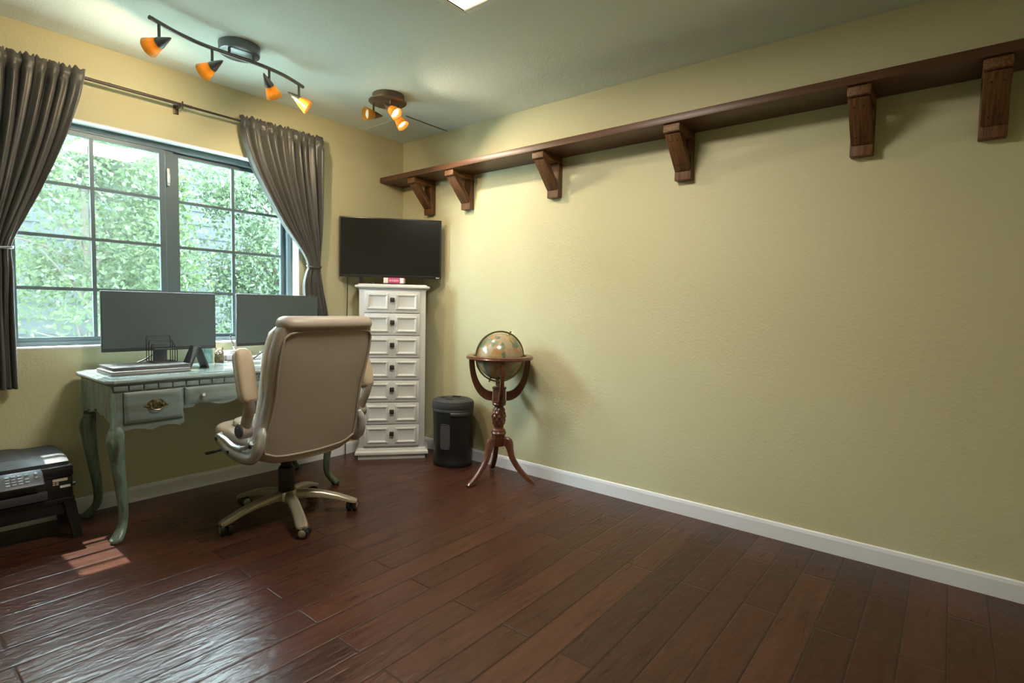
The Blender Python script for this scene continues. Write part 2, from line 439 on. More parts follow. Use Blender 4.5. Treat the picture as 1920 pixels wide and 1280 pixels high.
def interp(tab, z):
    if z <= tab[0][0]: return tab[0][1]
    for (a, x), (b, y) in zip(tab, tab[1:]):
        if z <= b:
            t = (z - a) / (b - a); return x + (y - x) * t
    return tab[-1][1]
def sinterp(tab, z):                # smooth (Catmull-Rom) table lookup
    n = len(tab)
    if z <= tab[0][0]: return tab[0][1]
    if z >= tab[-1][0]: return tab[-1][1]
    for i in range(n - 1):
        if z <= tab[i + 1][0]:
            x0, y0 = tab[i]; x1, y1 = tab[i + 1]
            m0 = (y1 - tab[i - 1][1]) / (x1 - tab[i - 1][0]) if i else (y1 - y0) / (x1 - x0)
            m1 = (tab[i + 2][1] - y0) / (tab[i + 2][0] - x0) if i + 2 < n else (y1 - y0) / (x1 - x0)
            h = x1 - x0; t = (z - x0) / h
            return (2 * t**3 - 3 * t**2 + 1) * y0 + (t**3 - 2 * t**2 + t) * h * m0 + (-2 * t**3 + 3 * t**2) * y1 + (t**3 - t**2) * h * m1

# ------------------------------------------------------------------ the room
XW, YS = -3.55, -4.45              # west and south inner faces
OX0, OX1, OZ0, OZ1 = -2.42, -0.905, 0.872, 2.045   # window opening
TH = 0.18
struct(G().bb((XW - TH, YS - TH, -0.08), (TH, TH, 0)).build('floor', M['floor'], ang=0))
struct(G().bb((XW - TH, YS - TH, H), (TH, TH, H + 0.12)).build('ceiling', M['ceiling'], ang=0))
w = G()
w.bb((XW - TH, 0, 0), (OX0, TH, H)); w.bb((OX1, 0, 0), (TH, TH, H))
w.bb((OX0, 0, 0), (OX1, TH, OZ0)); w.bb((OX0, 0, OZ1), (OX1, TH, H))
struct(w.build('wall_north', M['wall'], ang=0))
struct(G().bb((0, YS - TH, 0), (TH, 0, H)).build('wall_east', M['wall'], ang=0))
struct(G().bb((XW - TH, YS - TH, 0), (XW, 0, H)).build('wall_west', M['wall'], ang=0))
struct(G().bb((XW, YS - TH, 0), (0, YS, H)).build('wall_south', M['wall'], ang=0))
# white painted lining of the window opening
l = G()
l.bb((OX0, -0.001, OZ0), (OX1, 0.10, OZ0 + 0.012), 0.003)
l.bb((OX0, 0.0005, OZ1 - 0.006), (OX1, 0.10, OZ1))
l.bb((OX0, 0.0005, OZ0 + 0.012), (OX0 + 0.006, 0.10, OZ1 - 0.006)); l.bb((OX1 - 0.006, 0.0005, OZ0 + 0.012), (OX1, 0.10, OZ1 - 0.006))
struct(l.build('trim_1', M['reveal'], ang=0))
def basebd(name, o, lo, hi):
    return struct(G().prism(o, lo, hi, *(('x',) if name == 'baseboard_north' else ('y',))).build(name, M['base'], ang=0))
prof = [(0, 0), (-0.0125, 0), (-0.0125, 0.068), (-0.009, 0.082), (-0.003, 0.0855), (0, 0.0855)]
basebd('baseboard_north', prof, XW, 0)
basebd('baseboard_east', prof, YS, 0)

# window: frame, two sashes with muntins, glass, latch, insect screen
win = struct(thing('window_1', 'slate framed sliding window with divided panes behind the desk', 'window', (0, 0, 0)))
del win['label']; del win['category']
fy0, fy1 = 0.085, 0.15
g = G()
g.bb((OX0, fy0, OZ0 + 0.012), (OX1, fy1, OZ0 + 0.034)); g.bb((OX0, fy0, OZ1 - 0.04), (OX1, fy1, OZ1 - 0.006))
g.bb((OX0 + 0.006, fy0, OZ0 + 0.034), (OX0 + 0.034, fy1, OZ1 - 0.04)); g.bb((OX1 - 0.04, fy0, OZ0 + 0.034), (OX1 - 0.006, fy1, OZ1 - 0.04))
g.bb((-1.685, fy0 + 0.012, OZ0 + 0.034), (-1.645, fy1, OZ1 - 0.04))
g.build('window_frame', M['frame'], win, 0)
zb, zt = 0.91, 2.0
def sash(x0, x1, y0, y1, nm):
    g = G()
    wd = 0.030
    g.bb((x0, y0, zb - 0.004), (x0 + wd, y1, zt + 0.004)); g.bb((x1 - wd, y0, zb - 0.004), (x1, y1, zt + 0.004))
    g.bb((x0 + wd, y0, zb - 0.004), (x1 - wd, y1, zb + 0.018)); g.bb((x0 + wd, y0, zt - 0.02), (x1 - wd, y1, zt + 0.004))
    s = g.build(nm, M['frame'], win, 0)
    ym = (y0 + y1) / 2
    m = G(); xm = (x0 + x1) / 2
    m.bb((xm - 0.009, ym - 0.008, zb + 0.018), (xm + 0.009, ym + 0.008, zt - 0.02))
    for z in (1.18, 1.45, 1.72):
        m.bb((x0 + wd, ym - 0.0075, z - 0.0085), (x1 - wd, ym + 0.0075, z + 0.0085))
    m.build('muntin_grid', M['frame'], s, 0)
    G().bb((x0 + wd, ym + 0.009, zb + 0.018), (x1 - wd, ym + 0.0115, zt - 0.02)).build('glass_pane', M['glass'], s, 0)
    return s
s1 = sash(-2.385, -1.690, 0.090, 0.112, 'sliding_sash')
s2 = sash(-1.640, -0.948, 0.115, 0.137, 'fixed_sash')
G().bb((-1.682, 0.080, 1.80), (-1.668, 0.0905, 1.90), 0.004).box((-1.675, 0.074, 1.84), (0.010, 0.012, 0.05), 0.003).build('sash_latch', M['white'], win)['label'] = 'white sash latch'
sc = G(); sc.add([(-2.388, 0.142, 0.905), (-1.68, 0.142, 0.905), (-1.68, 0.142, 2.005), (-2.388, 0.142, 2.005)], [(0, 1, 2, 3)])
sc.build('insect_screen', M['mesh'], win, 0)

# ceiling access panel in the corner
ah = thing('attic_hatch', 'flat white ceiling access panel in the corner beyond the round spotlight', 'ceiling panel', (-0.2, -0.255, H))
G().bb((-0.197, -0.245, -0.004), (0.197, 0.25, -0.0005), 0.001).build('hatch_panel', M['ceiling'], ah, 0)
G().bb((-0.197, -0.2545, -0.003), (0.197, -0.249, -0.0005)).build('hatch_seam', M['nail'], ah, 0)['label'] = 'dark gap along the edge'

# ------------------------------------------------------------------ curtains and rod
RY = -0.068
rod = thing('curtain_rod', 'dark bronze curtain rod above the window', 'curtain rod', (0, RY, 0))
zr = 2.236
G().cyl((-2.62, 0, zr), (-1.60, 0, zr), 0.0085).cyl((-1.605, 0, zr), (-0.76, 0, zr), 0.0068).cyl((-2.0, 0, zr), (-1.985, 0, zr), 0.0095).build('rod_tube', M['bronze'], rod)
for x in (-1.66, -0.79):
    G().box((x, 0.064, zr - 0.012), (0.028, 0.006, 0.06), 0.002).cyl((x, 0.062, zr - 0.012), (x, 0, zr - 0.012), 0.006).tube(
        [(x, math.cos(a) * 0.0135, zr + math.sin(a) * 0.0135) for a in [R(20 - i * 22) for i in range(11)]], 0.0042, 8).cyl((x + 0.012, 0, zr + 0.02), (x + 0.012, 0, zr - 0.02), 0.004).build('rod_bracket', M['bronze'], rod)

def curtain(label, xl, xr, ztop, zbot, nf, ztie, flip, tie_pts):
    t = thing('curtain', label, 'curtain', (0, RY, 0), group=None)
    nu, nv = 150, 110
    vs = []; fs = []
    for i in range(nv + 1):
        v = i / nv
        z = ztop + (zbot - ztop) * v
        a, b = sinterp(xl, z), sinterp(xr, z)
        wd = b - a
        full = min(1.0, wd / 0.5)
        head = max(0.0, min(1.0, (z - (zr - 0.05)) / 0.03))
        amp = 0.011 + 0.016 * full
        dt = abs(z - ztie)
        amp *= 0.35 + 0.65 * min(1, dt / 0.22)
        if head: amp = amp * (1 - head) + 0.010 * head
        for j in range(nu + 1):
            s = j / nu
            sw = s + 0.012 * math.sin(9 * s + 5 * v) + 0.008 * math.sin(23 * s)
            ph = 2 * PI * nf * sw
            y = amp * (math.sin(ph) + 0.35 * math.sin(2.3 * ph + 1.3 + 2 * v) * (1 - 0.4 * head))
            y += 0.004 * math.sin(31 * s + 14 * v) + 0.006 * math.sin(17 * s - 9 * v + 1)
            if abs(z - zr) < 0.014:   # rod pocket wraps round the rod
                y = y * 0.75 - 0.011
            x = a + wd * s + 0.006 * math.cos(ph) * full
            zz = z
            if i == 0: zz += 0.006 * math.sin(ph * 2 + 1) + 0.004 * math.sin(ph * 3.3)
            y = max(min(y, 0.052), -0.055)
            vs.append((x, y - 0.006, zz))
    for i in range(nv):
        for j in range(nu):
            k = i * (nu + 1) + j
            fs.append((k, k + 1, k + nu + 2, k + nu + 1))
    o = G().add(vs, fs).build('curtain_panel', M['curtain'], t, 180)
    sol = o.modifiers.new('cloth', 'SOLIDIFY'); sol.thickness = 0.0022
    G().tube(tie_pts, 0.007, 10, 0.5, closed=True).build('tieback', M['gunmetal'], t)
    return t
# right-hand curtain
xl_r = [(0.70, -0.905), (0.9, -0.895), (1.07, -0.905), (1.25, -0.918), (1.33, -0.903), (1.385, -0.885), (1.46, -0.915), (1.55, -0.985), (1.64, -1.06), (1.80, -1.165), (1.94, -1.245), (2.06, -1.295), (2.15, -1.322), (2.275, -1.340)]
xr_r = [(0.70, -0.715), (0.9, -0.725), (1.07, -0.748), (1.22, -0.775), (1.385, -0.79), (1.6, -0.785), (2.275, -0.778)]
def ring(x0, x1, z, y0, y1):
    cx, cy, hx, hy = (x0 + x1) / 2, (y0 + y1) / 2, (x1 - x0) / 2, (y1 - y0) / 2
    return [(cx + hx * math.cos(2 * PI * i / 24), cy + hy * math.sin(2 * PI * i / 24), z + 0.008 * math.sin(2 * PI * i / 24)) for i in range(24)]
curtain('dark taupe curtain panel hanging to the right of the window, tied back', xl_r, xr_r, 2.272, 0.70, 10, 1.385, 1, ring(-0.892, -0.785, 1.385, -0.032, 0.022))
xl_l = [(0.70, -2.60), (1.0, -2.585), (1.22, -2.56), (1.365, -2.535), (1.6, -2.54), (2.275, -2.55)]
xr_l = [(0.70, -2.388), (0.9, -2.392), (1.1, -2.395), (1.25, -2.393), (1.365, -2.395), (1.43, -2.375), (1.53, -2.332), (1.64, -2.285), (1.80, -2.225), (1.94, -2.178), (2.06, -2.145), (2.15, -2.122), (2.275, -2.10)]
curtain('dark taupe curtain panel at the left end of the window, tied back', xl_l, xr_l, 2.272, 0.695, 9, 1.365, -1, ring(-2.542, -2.386, 1.365, -0.034, 0.022))

# ------------------------------------------------------------------ spotlights
def frame_from(d):
    return Vector(d).normalized().to_track_quat('Z', 'Y').to_matrix().to_4x4()
def lamp_head(parent, top, bottom, d, lit, power, metal, colour):
    """stem from top to bottom, then a cone along d with the stem meeting its metal back"""
    d = Vector(d).normalized(); top = Vector(top); bottom = Vector(bottom)
    mt = Matrix.Translation(bottom - d * 0.034) @ frame_from(d)
    g = G().cyl(top, bottom, 0.0065, 0.0065, 12)
    g.lathe([(0.0, -0.036), (0.006, -0.026), (0.024, 0.030), (0.0245, 0.034), (0.0, 0.034)], 24, mt)
    hd = g.build('lamp_head', M[metal], parent)
    sh = G().lathe([(0.0235, 0.034), (0.042, 0.094), (0.0405, 0.0945), (0.022, 0.036)], 28, mt)
    sh.build('lamp_shade', M['amber'], hd)['label'] = 'amber glass cone shade'
    b = G().lathe([(0.0, 0.082), (0.014, 0.081), (0.026, 0.076), (0.029, 0.070), (0.012, 0.045), (0.0, 0.044)], 24, mt)
    b.build('bulb', M['bulb_on' if lit else 'bulb_off'], hd)
    if lit:
        p = mt @ Vector((0, 0, 0.0915))
        o, l = lamp('lamp_light', 'SPOT', power, p, colour, hd, 0.02)
        l.spot_size = R(150); l.spot_blend = 0.75
        o.rotation_mode = 'QUATERNION'; o.rotation_quaternion = d.to_track_quat('-Z', 'Y')
    return hd

rv = Vector((0.629, -0.777, 0)); fv = Vector((0.777, 0.629, 0)); zv = Vector((0, 0, 1))
tl = thing('track_light', 'gunmetal curved track light with four amber shades near the window', 'ceiling light', (-1.608, -0.65, H))
A = Vector((-2.014 + 1.608, -0.728 + 0.65, -0.08)); B = Vector((-1.203 + 1.608, -0.572 + 0.65, -0.08))
ax = (B - A).normalized(); nx = Vector((-ax.y, ax.x, 0))
def bar(t): return A.lerp(B, t) + nx * 0.034 * math.sin(2 * PI * t)
G().tube([bar(i / 40) for i in range(41)], 0.0095, 12).build('track_bar', M['gunmetal'], tl)
cn = Vector((0.035, 0.045, 0))
G().lathe([(0.0, -0.048), (0.088, -0.048), (0.096, -0.042), (0.098, -0.003), (0.098, -0.0005), (0, -0.0005)], 40, Matrix.Translation(cn)).build('canopy', M['gunmetal'], tl)
for t in (0.46, 0.60):
    q = bar(t); G().cyl(q, (q.x, q.y, -0.044), 0.007, n=12).build('standoff', M['gunmetal'], tl)
for t, d, lit in ((0.055, -rv * 0.88 + fv * 0.22 - zv * 0.22, True), (0.365, -rv * 0.86 + fv * 0.22 - zv * 0.34, True),
                  (0.70, fv * 0.72 + rv * 0.10 - zv * 0.62, True), (0.955, rv * 0.72 + fv * 0.28 - zv * 0.50, True)):
    q = bar(t); lamp_head(tl, q, q + Vector((0, 0, -0.088)), d, lit, HEAD_POWER * (2.9 if t == 0.70 else 0.9), 'gunmetal', AMBERLIGHT)

rs = thing('round_spotlight', 'bronze round plate ceiling light with three amber spots near the corner', 'ceiling light', (-0.69, -0.68, H))
G().lathe([(0.0, -0.040), (0.113, -0.040), (0.117, -0.037), (0.117, -0.033), (0.0, -0.033)], 44).build('base_plate', M['brownmetal'], rs)
G().lathe([(0.0, -0.033), (0.096, -0.033), (0.098, -0.028), (0.098, -0.0005), (0.0, -0.0005)], 40, Matrix.Translation((-0.01, -0.02, 0))).build('canopy', M['brownmetal'], rs)
for (px, py), ln, d, lit in (((-0.055, 0.070), 0.075, -rv * 0.62 - fv * 0.62 - zv * 0.12, False),
                             ((-0.02, -0.055), 0.055, rv * 0.70 - fv * 0.28 - zv * 0.62, True),
                             ((0.065, -0.02), 0.085, rv * 0.55 - fv * 0.12 - zv * 0.70, True)):
    lamp_head(rs, (px, py, -0.038), (px, py, -0.038 - ln), d, lit, SPOT_POWER, 'brownmetal', WARM)

cl = thing('ceiling_light', 'square flush ceiling light with glowing panel at the top edge', 'ceiling light', (-1.41, -2.05, H))
g = G(); a, b = 0.30, 0.268
for s in (-1, 1):
    g.bb((-a, min(s * a, s * b), -0.022), (a, max(s * a, s * b), -0.0005), 0.004)
    g.bb((min(s * a, s * b), -b, -0.022), (max(s * a, s * b), b, -0.0005), 0.004)
g.build('light_frame', M['reveal'], cl)
G().bb((-b, -b, -0.014), (b, b, -0.008)).build('diffuser_panel', M['diffuser'], cl, 0)['label'] = 'glowing diffuser'
o, l = lamp('panel_light', 'AREA', CEIL_POWER, (0, 0, -0.026), (1.0, 0.93, 0.80), cl)
l.shape = 'SQUARE'; l.size = 0.5

# ------------------------------------------------------------------ wall shelf on timber brackets
sh = thing('wall_shelf', 'long dark stained timber shelf on brackets high on the right wall', 'shelf', (0, 0, 2.078))
G().bb((-0.232, YS + 0.05, 0), (-0.0008, -0.002, 0.038), 0.002).build('shelf_board', M['shelf'], sh, 30)
random.seed(3)
for k, yc in enumerate((-0.348, -0.748, -1.512, -2.356, -3.166, -3.602)):
    hw = (0.041, 0.043, 0.043, 0.045, 0.044, 0.044)[k]
    g = G(); j = lambda s=0.004: random.uniform(-s, s)
    # upright against the wall
    g.box((-0.0235, yc, -0.144), (0.045, hw * 2, 0.212), 0.0035)
    br = g.build('bracket', M['bracket'], sh)
    a = G().box((-0.110, yc + j(0.002), -0.0205), (0.213 + j(), hw * 2 - 0.002, 0.040), 0.005)
    a.build('bracket_arm', M['bracket_arm'], br)
    # diagonal brace
    p0 = Vector((-0.190, yc, -0.046)); p1 = Vector((-0.050, yc, -0.196))
    d = (p1 - p0); L_ = d.length; ang = math.atan2(d.x, d.z)
    bz = G().box((0, 0, 0), (0.036, hw * 2 - 0.006, L_ + 0.012), 0.006, None)
    brc = bz.build('bracket_brace', M['bracket'], br)
    brc.location = (p0 + p1) / 2 + Vector((0.008, 0, 0.006)); brc.rotation_euler = (0, ang, 0)
    nd = d.normalized(); out = Vector((-nd.z, 0, nd.x)); out = -out if out.x > 0 else out
    for t in (0.16, 0.84):
        for s in (-0.4, 0.4):
            p = p0.lerp(p1, t) + Vector((0.008, s * hw, 0.006)) + out * 0.0175
            G().cyl(p - out * 0.004, p + out * 0.0012, 0.004, n=10).build('nail_head', M['nail'], br)

# ------------------------------------------------------------------ writing desk
DX, DY = -1.5625, -0.3225
dk = thing('writing_desk', 'distressed sage green writing desk with cabriole legs under the window', 'desk', (DX, DY, 0))
hx, hy = 0.607, 0.268
def slab(g, hx, hy, prof, cut=0.03):
    rings = []
    for (ins, z) in prof:
        x, y, c = hx - ins, hy - ins, max(0.004, cut - ins * 0.6)
        rings.append([(-x + c, -y, z), (x - c, -y, z), (x, -y + c, z), (x, y - c, z), (x - c, y, z), (-x + c, y, z), (-x, y - c, z), (-x, -y + c, z)])
    g.rings(rings)
g = G(); slab(g, hx, hy, [(0.018, 0.732), (0.012, 0.738), (0.004, 0.742), (0.0, 0.748), (0.001, 0.756), (0.006, 0.761), (0.022, 0.763), (0.024, 0.766), (0.03, 0.766)])
g.build('desk_top', M['desktop'], dk, 30)
cx, cy = 0.584, 0.246
def scal(x): return 0.0
# carcass: side panels with scalloped lower edge, back, front rails
def side(s):
    n = 40; pts = [(-cy, 0.732), (cy, 0.732)]
    for i in range(n + 1):
        t = i / n; y = cy - 2 * cy * t
        e = min(t, 1 - t)
        z = 0.556 + 0.016 * max(0, math.cos(2 * PI * 4.0 * e)) * (0.4 + e) + 0.03 * min(1, e * 2.2)
        if e < 0.06: z = 0.535
        pts.append((y, z))
    x0 = s * cx; x1 = s * (cx - 0.018)
    return G().prism(pts, min(x0, x1), max(x0, x1), 'x')
for s in (-1, 1): side(s).build('side_panel', M['deskleg'], dk, 25)
def apron(x0, x1, zc, n=40):         # one front board from x0..x1 with a shaped lower edge
    pts = []
    for i in range(n + 1):
        x = x0 + (x1 - x0) * i / n; pts.append((x, zc(i / n)))
    pts += [(x1, 0.732), (x0, 0.732)]
    return G().prism(pts, -cy, -cy + 0.018, 'y')
def zl(t):
    return 0.510 + 0.016 * abs(math.sin(PI * t * 2)) * (1 if t < 0.94 else 0) + (0.012 if t > 0.965 else 0)
x_a, x_b = -cx + 0.0185, -0.290
g = apron(x_a + 0.0, x_b, zl); g.build('drawer_bank_front', M['desk'], dk, 25)
g = apron(0.290, cx - 0.0185, lambda t: zl(1 - t)); g.build('drawer_bank_front', M['desk'], dk, 25)
g = apron(-0.2895, 0.2895, lambda t: 0.596 + 0.018 * (math.sin(PI * t * 3) ** 2 if 0.08 < t < 0.92 else 0)); g.build('kneehole_apron', M['desk'], dk, 25)
G().bb((-cx + 0.02, cy - 0.014, 0.56), (cx - 0.02, cy, 0.732)).build('back_panel', M['desk'], dk, 0)
for s in (-1, 1):
    G().bb((min(s * 0.29, s * 0.276), -cy + 0.02, 0.52), (max(s * 0.29, s * 0.276), cy - 0.016, 0.730)).build('inner_panel', M['desk'], dk, 0)
# dentil strip
g = G(); x = -cx + 0.008
while x < cx - 0.05:
    g.bb((x, -cy - 0.009, 0.709), (x + 0.056, -cy - 0.0005, 0.7315), 0.002); x += 0.0605
g.build('dentil_moulding', M['desk'], dk, 25)
def drawer(x0, x1, z0, z1):
    ring0 = []
    g = G(); y = -cy
    rings = []
    for ins, dy in ((0, -0.0005), (0, -0.008), (0.014, -0.016), (0.02, -0.0165)):
        rings.append([(x0 + ins, y + dy, z0 + ins), (x1 - ins, y + dy, z0 + ins), (x1 - ins, y + dy, z1 - ins), (x0 + ins, y + dy, z1 - ins)])
    g.rings(rings)
    return g.build('drawer', M['desk'], dk, 25)
def bail(dr, xc, zc):                # pierced brass plate with a drop handle
    y = -cy - 0.0165
    g = G()
    out = []
    for i in range(48):
        a_ = 2 * PI * i / 48
        r_ = 1 + 0.10 * math.cos(6 * a_) + 0.07 * math.cos(10 * a_ + 0.5)
        out.append((xc + 0.041 * r_ * math.cos(a_) * (1.12 if abs(math.cos(a_)) > 0.6 else 1), zc + 0.023 * r_ * math.sin(a_) - 0.003 * math.cos(2 * a_)))
    g.prism(out, y - 0.0025, y - 0.0003, 'y')
    for s in (-1, 1): g.ball((xc + s * 0.026, y - 0.007, zc + 0.001), (0.0055, 0.006, 0.0055), 12, 8)
    for i in range(7):
        for s in (-1, 1):
            g.tube([(xc + s * (0.004 + i * 0.005), y - 0.004, zc - 0.014 + abs(i - 3) * 0.002), (xc + s * (0.004 + i * 0.0025), y - 0.0045, zc + 0.014 - abs(i - 3) * 0.002)], 0.0016, 6)
    g.tube(smooth_path([(xc - 0.026, y - 0.010, zc), (xc - 0.024, y - 0.013, zc - 0.014), (xc - 0.010, y - 0.014, zc - 0.022), (xc + 0.010, y - 0.014, zc - 0.022), (xc + 0.024, y - 0.013, zc - 0.014), (xc + 0.026, y - 0.010, zc)], 5), 0.0028, 8)
    g.build('drawer_pull', M['brass'], dr)['label'] = 'pierced brass drop handle'
d1 = drawer(-cx + 0.046, -0.292, 0.553, 0.700); bail(d1, -cx + 0.046 + 0.128, 0.632)
d2 = drawer(0.292, cx - 0.046, 0.553, 0.700); bail(d2, cx - 0.046 - 0.128, 0.632)
d3 = drawer(-0.282, 0.282, 0.618, 0.700)
for xk in (-0.205, 0.205):
    G().lathe([(0.0, 0.022), (0.008, 0.021), (0.0115, 0.016), (0.009, 0.009), (0.005, 0.004), (0.005, 0.0)], 18,
              Matrix.Translation((xk, -cy - 0.0165, 0.659)) @ Matrix.Rotation(PI / 2, 4, 'X')).build('drawer_knob', M['steel'], d3)['label'] = 'round silver knob'
# cabriole legs
for sx, sy in ((-1, -1), (1, -1), (-1, 1), (1, 1)):
    pts = []; rad = []
    for off, z, r_ in ((0.0, 0.545, 0.026), (0.006, 0.51, 0.034), (0.010, 0.475, 0.036), (0.006, 0.43, 0.033), (-0.002, 0.34, 0.028), (-0.013, 0.24, 0.024), (-0.021, 0.15, 0.0205), (-0.020, 0.09, 0.0195), (-0.010, 0.055, 0.022), (0.006, 0.032, 0.027), (0.016, 0.016, 0.028), (0.019, 0.003, 0.022), (0.019, 0.0, 0.018)):
        pts.append((sx * (cx - 0.026 + off), sy * (cy - 0.026 + off * 0.9), z)); rad.append(r_)
    P = smooth_path(pts, 4); rr = []
    for i in range(len(P)):
        q = i / 4; a_ = int(min(q, len(rad) - 2)); rr.append(rad[a_] + (rad[a_ + 1] - rad[a_]) * (q - a_))
    P[-1].z = 0.0
    vs = []; fs = []; n = 16
    for p, r_ in zip(P, rr):
        for j in range(n):
            w_ = 2 * PI * j / n; vs.append((p.x + r_ * math.cos(w_), p.y + r_ * math.sin(w_), max(0, p.z)))
    gg = G().rings([vs[i * n:(i + 1) * n] for i in range(len(P))])
    gg.build('leg', M['deskleg'], dk, 60)

# ------------------------------------------------------------------ things on the desk
TZ = 0.766
def monitor(label, xc, y, rz, w_=0.55, h_=0.318, zb_=0.856):
    t = thing('monitor', label, 'monitor', (xc, y, TZ), rz, None)
    z0 = zb_ - TZ
    G().bb((-w_ / 2, 0.0, z0), (w_ / 2, 0.02, z0 + h_), 0.003).bb((-w_ / 2 + 0.08, 0.018, z0 + 0.04), (w_ / 2 - 0.08, 0.042, z0 + h_ - 0.06), 0.01).build('housing', M['charcoal'], t)
    G().bb((-w_ / 2 + 0.004, -0.0015, z0 + 0.018), (w_ / 2 - 0.004, -0.0001, z0 + h_ - 0.004)).build('screen', M['screen'], t, 0)
    G().bb((-0.034, 0.040, 0.008), (0.034, 0.058, z0 + 0.12), 0.004).build('stand_neck', M['charcoal'], t)
    G().lathe([(0.0, 0.0005), (0.11, 0.0005), (0.112, 0.004), (0.108, 0.009), (0.0, 0.012)], 36, Matrix.Translation((0, 0.022, 0)), 1.0, 0.52).build('stand_base', M['laptopsilver'], t)
    return t
m1 = monitor('wide dark monitor behind the wire letter rack on the left of the desk', -1.798, -0.150, R(-1.5))
m2 = monitor('wide dark monitor on the right of the desk beside the curtain', -1.135, -0.165, R(2.0), 0.55, 0.318, 0.862)

lp = thing('laptop', 'closed silver laptop at the bottom of the stack on the desk', 'laptop', (-1.945, -0.345, TZ), 0, None)
G().bb((-0.172, -0.120, 0.001), (0.172, 0.120, 0.014), 0.003).build('laptop_base', M['laptopsilver'], lp)
G().bb((-0.172, -0.120, 0.0145), (0.172, 0.120, 0.021), 0.003).build('laptop_lid', M['laptopsilver'], lp)
lp2 = thing('laptop', 'closed dark grey laptop on top of the silver one', 'laptop', (-1.935, -0.325, TZ + 0.0212), 0, None)
G().bb((-0.170, -0.115, 0.0), (0.170, 0.115, 0.009), 0.003).build('laptop_base', M['laptopgrey'], lp2)
G().bb((-0.170, -0.115, 0.0092), (0.170, 0.115, 0.016), 0.003).build('laptop_lid', M['laptopgrey'], lp2)

lr = thing('letter_rack', 'black wire letter rack standing on the laptops before the left monitor', 'letter rack', (-1.842, -0.262, TZ + 0.0374))
g = G()
for k, h_ in enumerate((0.072, 0.097, 0.117, 0.140)):
    y = -0.04 + k * 0.026; x0 = -0.052 - 0.003 * k + 0.004; x1 = 0.062 - 0.002 * k
    g.tube(smooth_path([(x0, y, 0.003), (x0, y, h_ * 0.5), (x0, y, h_ - 0.016), (x0 + 0.004, y, h_ - 0.004), (x0 + 0.016, y, h_), ((x0 + x1) / 2, y, h_), (x1 - 0.016, y, h_), (x1 - 0.004, y, h_ - 0.004), (x1, y, h_ - 0.016), (x1, y, h_ * 0.5), (x1, y, 0.003)], 5), 0.0022, 8)
g.build('wire_frame', M['wire'], lr)
g = G()
for k in range(7): g.cyl((-0.05 + k * 0.0185, -0.042, 0.003), (-0.05 + k * 0.0185, 0.042, 0.003), 0.0016, n=8)
for y in (-0.042, 0.0, 0.042): g.cyl((-0.055, y, 0.003), (0.062, y, 0.003), 0.002, n=8)
g.build('wire_base', M['wire'], lr)

tn = thing('tent_stand', 'dark folded tent shaped stand on the desk beside the laptops', 'tablet stand', (-1.700, -0.325, TZ))
g = G(); hw_ = 0.048; ht = 0.118
def plate(x0, x1, top, th=0.008):
    return [(x0, 0.0), (x1, top), (x1 + th, top), (x0 + th * 1.1, 0.0)]
g = G().prism([(-hw_ - 0.006, 0.0), (-hw_ + 0.006, 0.0), (0.006, ht), (-0.004, ht + 0.003)], -0.052, 0.052, 'y')
g.build('front_panel', M['charcoal'], tn, 25)
g = G().prism([(hw_ - 0.006, 0.0), (hw_ + 0.005, 0.0), (0.0115, ht + 0.002), (0.0065, ht)], -0.050, 0.050, 'y')
g.build('back_panel', M['charcoal'], tn, 25)

mg = thing('pencil_cup', 'turquoise glazed cup behind the corner of the left monitor', 'cup', (-1.552, -0.085, TZ))
G().lathe([(0.0, 0.0), (0.036, 0.0), (0.038, 0.003), (0.0375, 0.092), (0.034, 0.092), (0.034, 0.006), (0.0, 0.006)], 32).build('cup_body', M['mug'], mg)
ow = thing('owl_figurine', 'small olive owl figurine with white eyes beside the turquoise cup', 'figurine', (-1.492, -0.125, TZ), R(-35))
G().lathe([(0.0, 0.0), (0.022, 0.0), (0.026, 0.012), (0.026, 0.028), (0.023, 0.044), (0.024, 0.058), (0.022, 0.072), (0.012, 0.082), (0.0, 0.085)], 24).cyl((-0.015, 0, 0.076), (-0.019, 0, 0.093), 0.006, 0.001, 10).cyl((0.015, 0, 0.076), (0.019, 0, 0.093), 0.006, 0.001, 10).build('owl_body', M['owl'], ow)
for s in (-1, 1):
    e = G().lathe([(0.0, 0.004), (0.006, 0.003), (0.009, 0.0)], 16, Matrix.Translation((s * 0.0105, -0.0215, 0.063)) @ Matrix.Rotation(PI / 2, 4, 'X')).build('eye', M['eye'], ow)
    G().ball((s * 0.009, -0.0255, 0.063), 0.0035, 10, 8).build('pupil', M['black'], e)
G().cyl((0, -0.022, 0.057), (0, -0.033, 0.052), 0.004, 0.001, 8).build('beak', M['bookpaper'], ow)

nb = thing('note_holder', 'white desk tray holding a lilac paper pad below the window', 'desk tray', (-1.412, -0.105, TZ), R(2))
G().bb((-0.050, -0.035, 0.0), (0.062, 0.045, 0.006), 0.002).bb((-0.050, 0.020, 0.006), (0.062, 0.045, 0.066), 0.004).bb((-0.050, -0.005, 0.006), (-0.043, 0.021, 0.062), 0.003).bb((0.055, -0.005, 0.006), (0.062, 0.021, 0.062), 0.003).build('tray', M['white'], nb)
G().bb((-0.040, -0.028, 0.012), (0.026, 0.018, 0.042), 0.001).build('paper_pad', M['lilac'], nb, 0)['label'] = 'lilac paper block'
G().bb((-0.041, -0.029, 0.0065), (0.027, 0.018, 0.0118)).build('pad_base', M['charcoal'], nb, 0)
tdp = G().cyl((0.044, -0.028, 0.016), (0.044, -0.006, 0.016), 0.012, n=20); tdp.build('tape_roll', M['eye'], nb)
pn = thing('striped_pen', 'tall black and white striped pen leaning out of the white tray', 'pen', (-1.392, -0.078, TZ + 0.0665))
p0 = Vector((0.012, 0.003, 0)); p1 = Vector((-0.008, 0.012, 0.088))
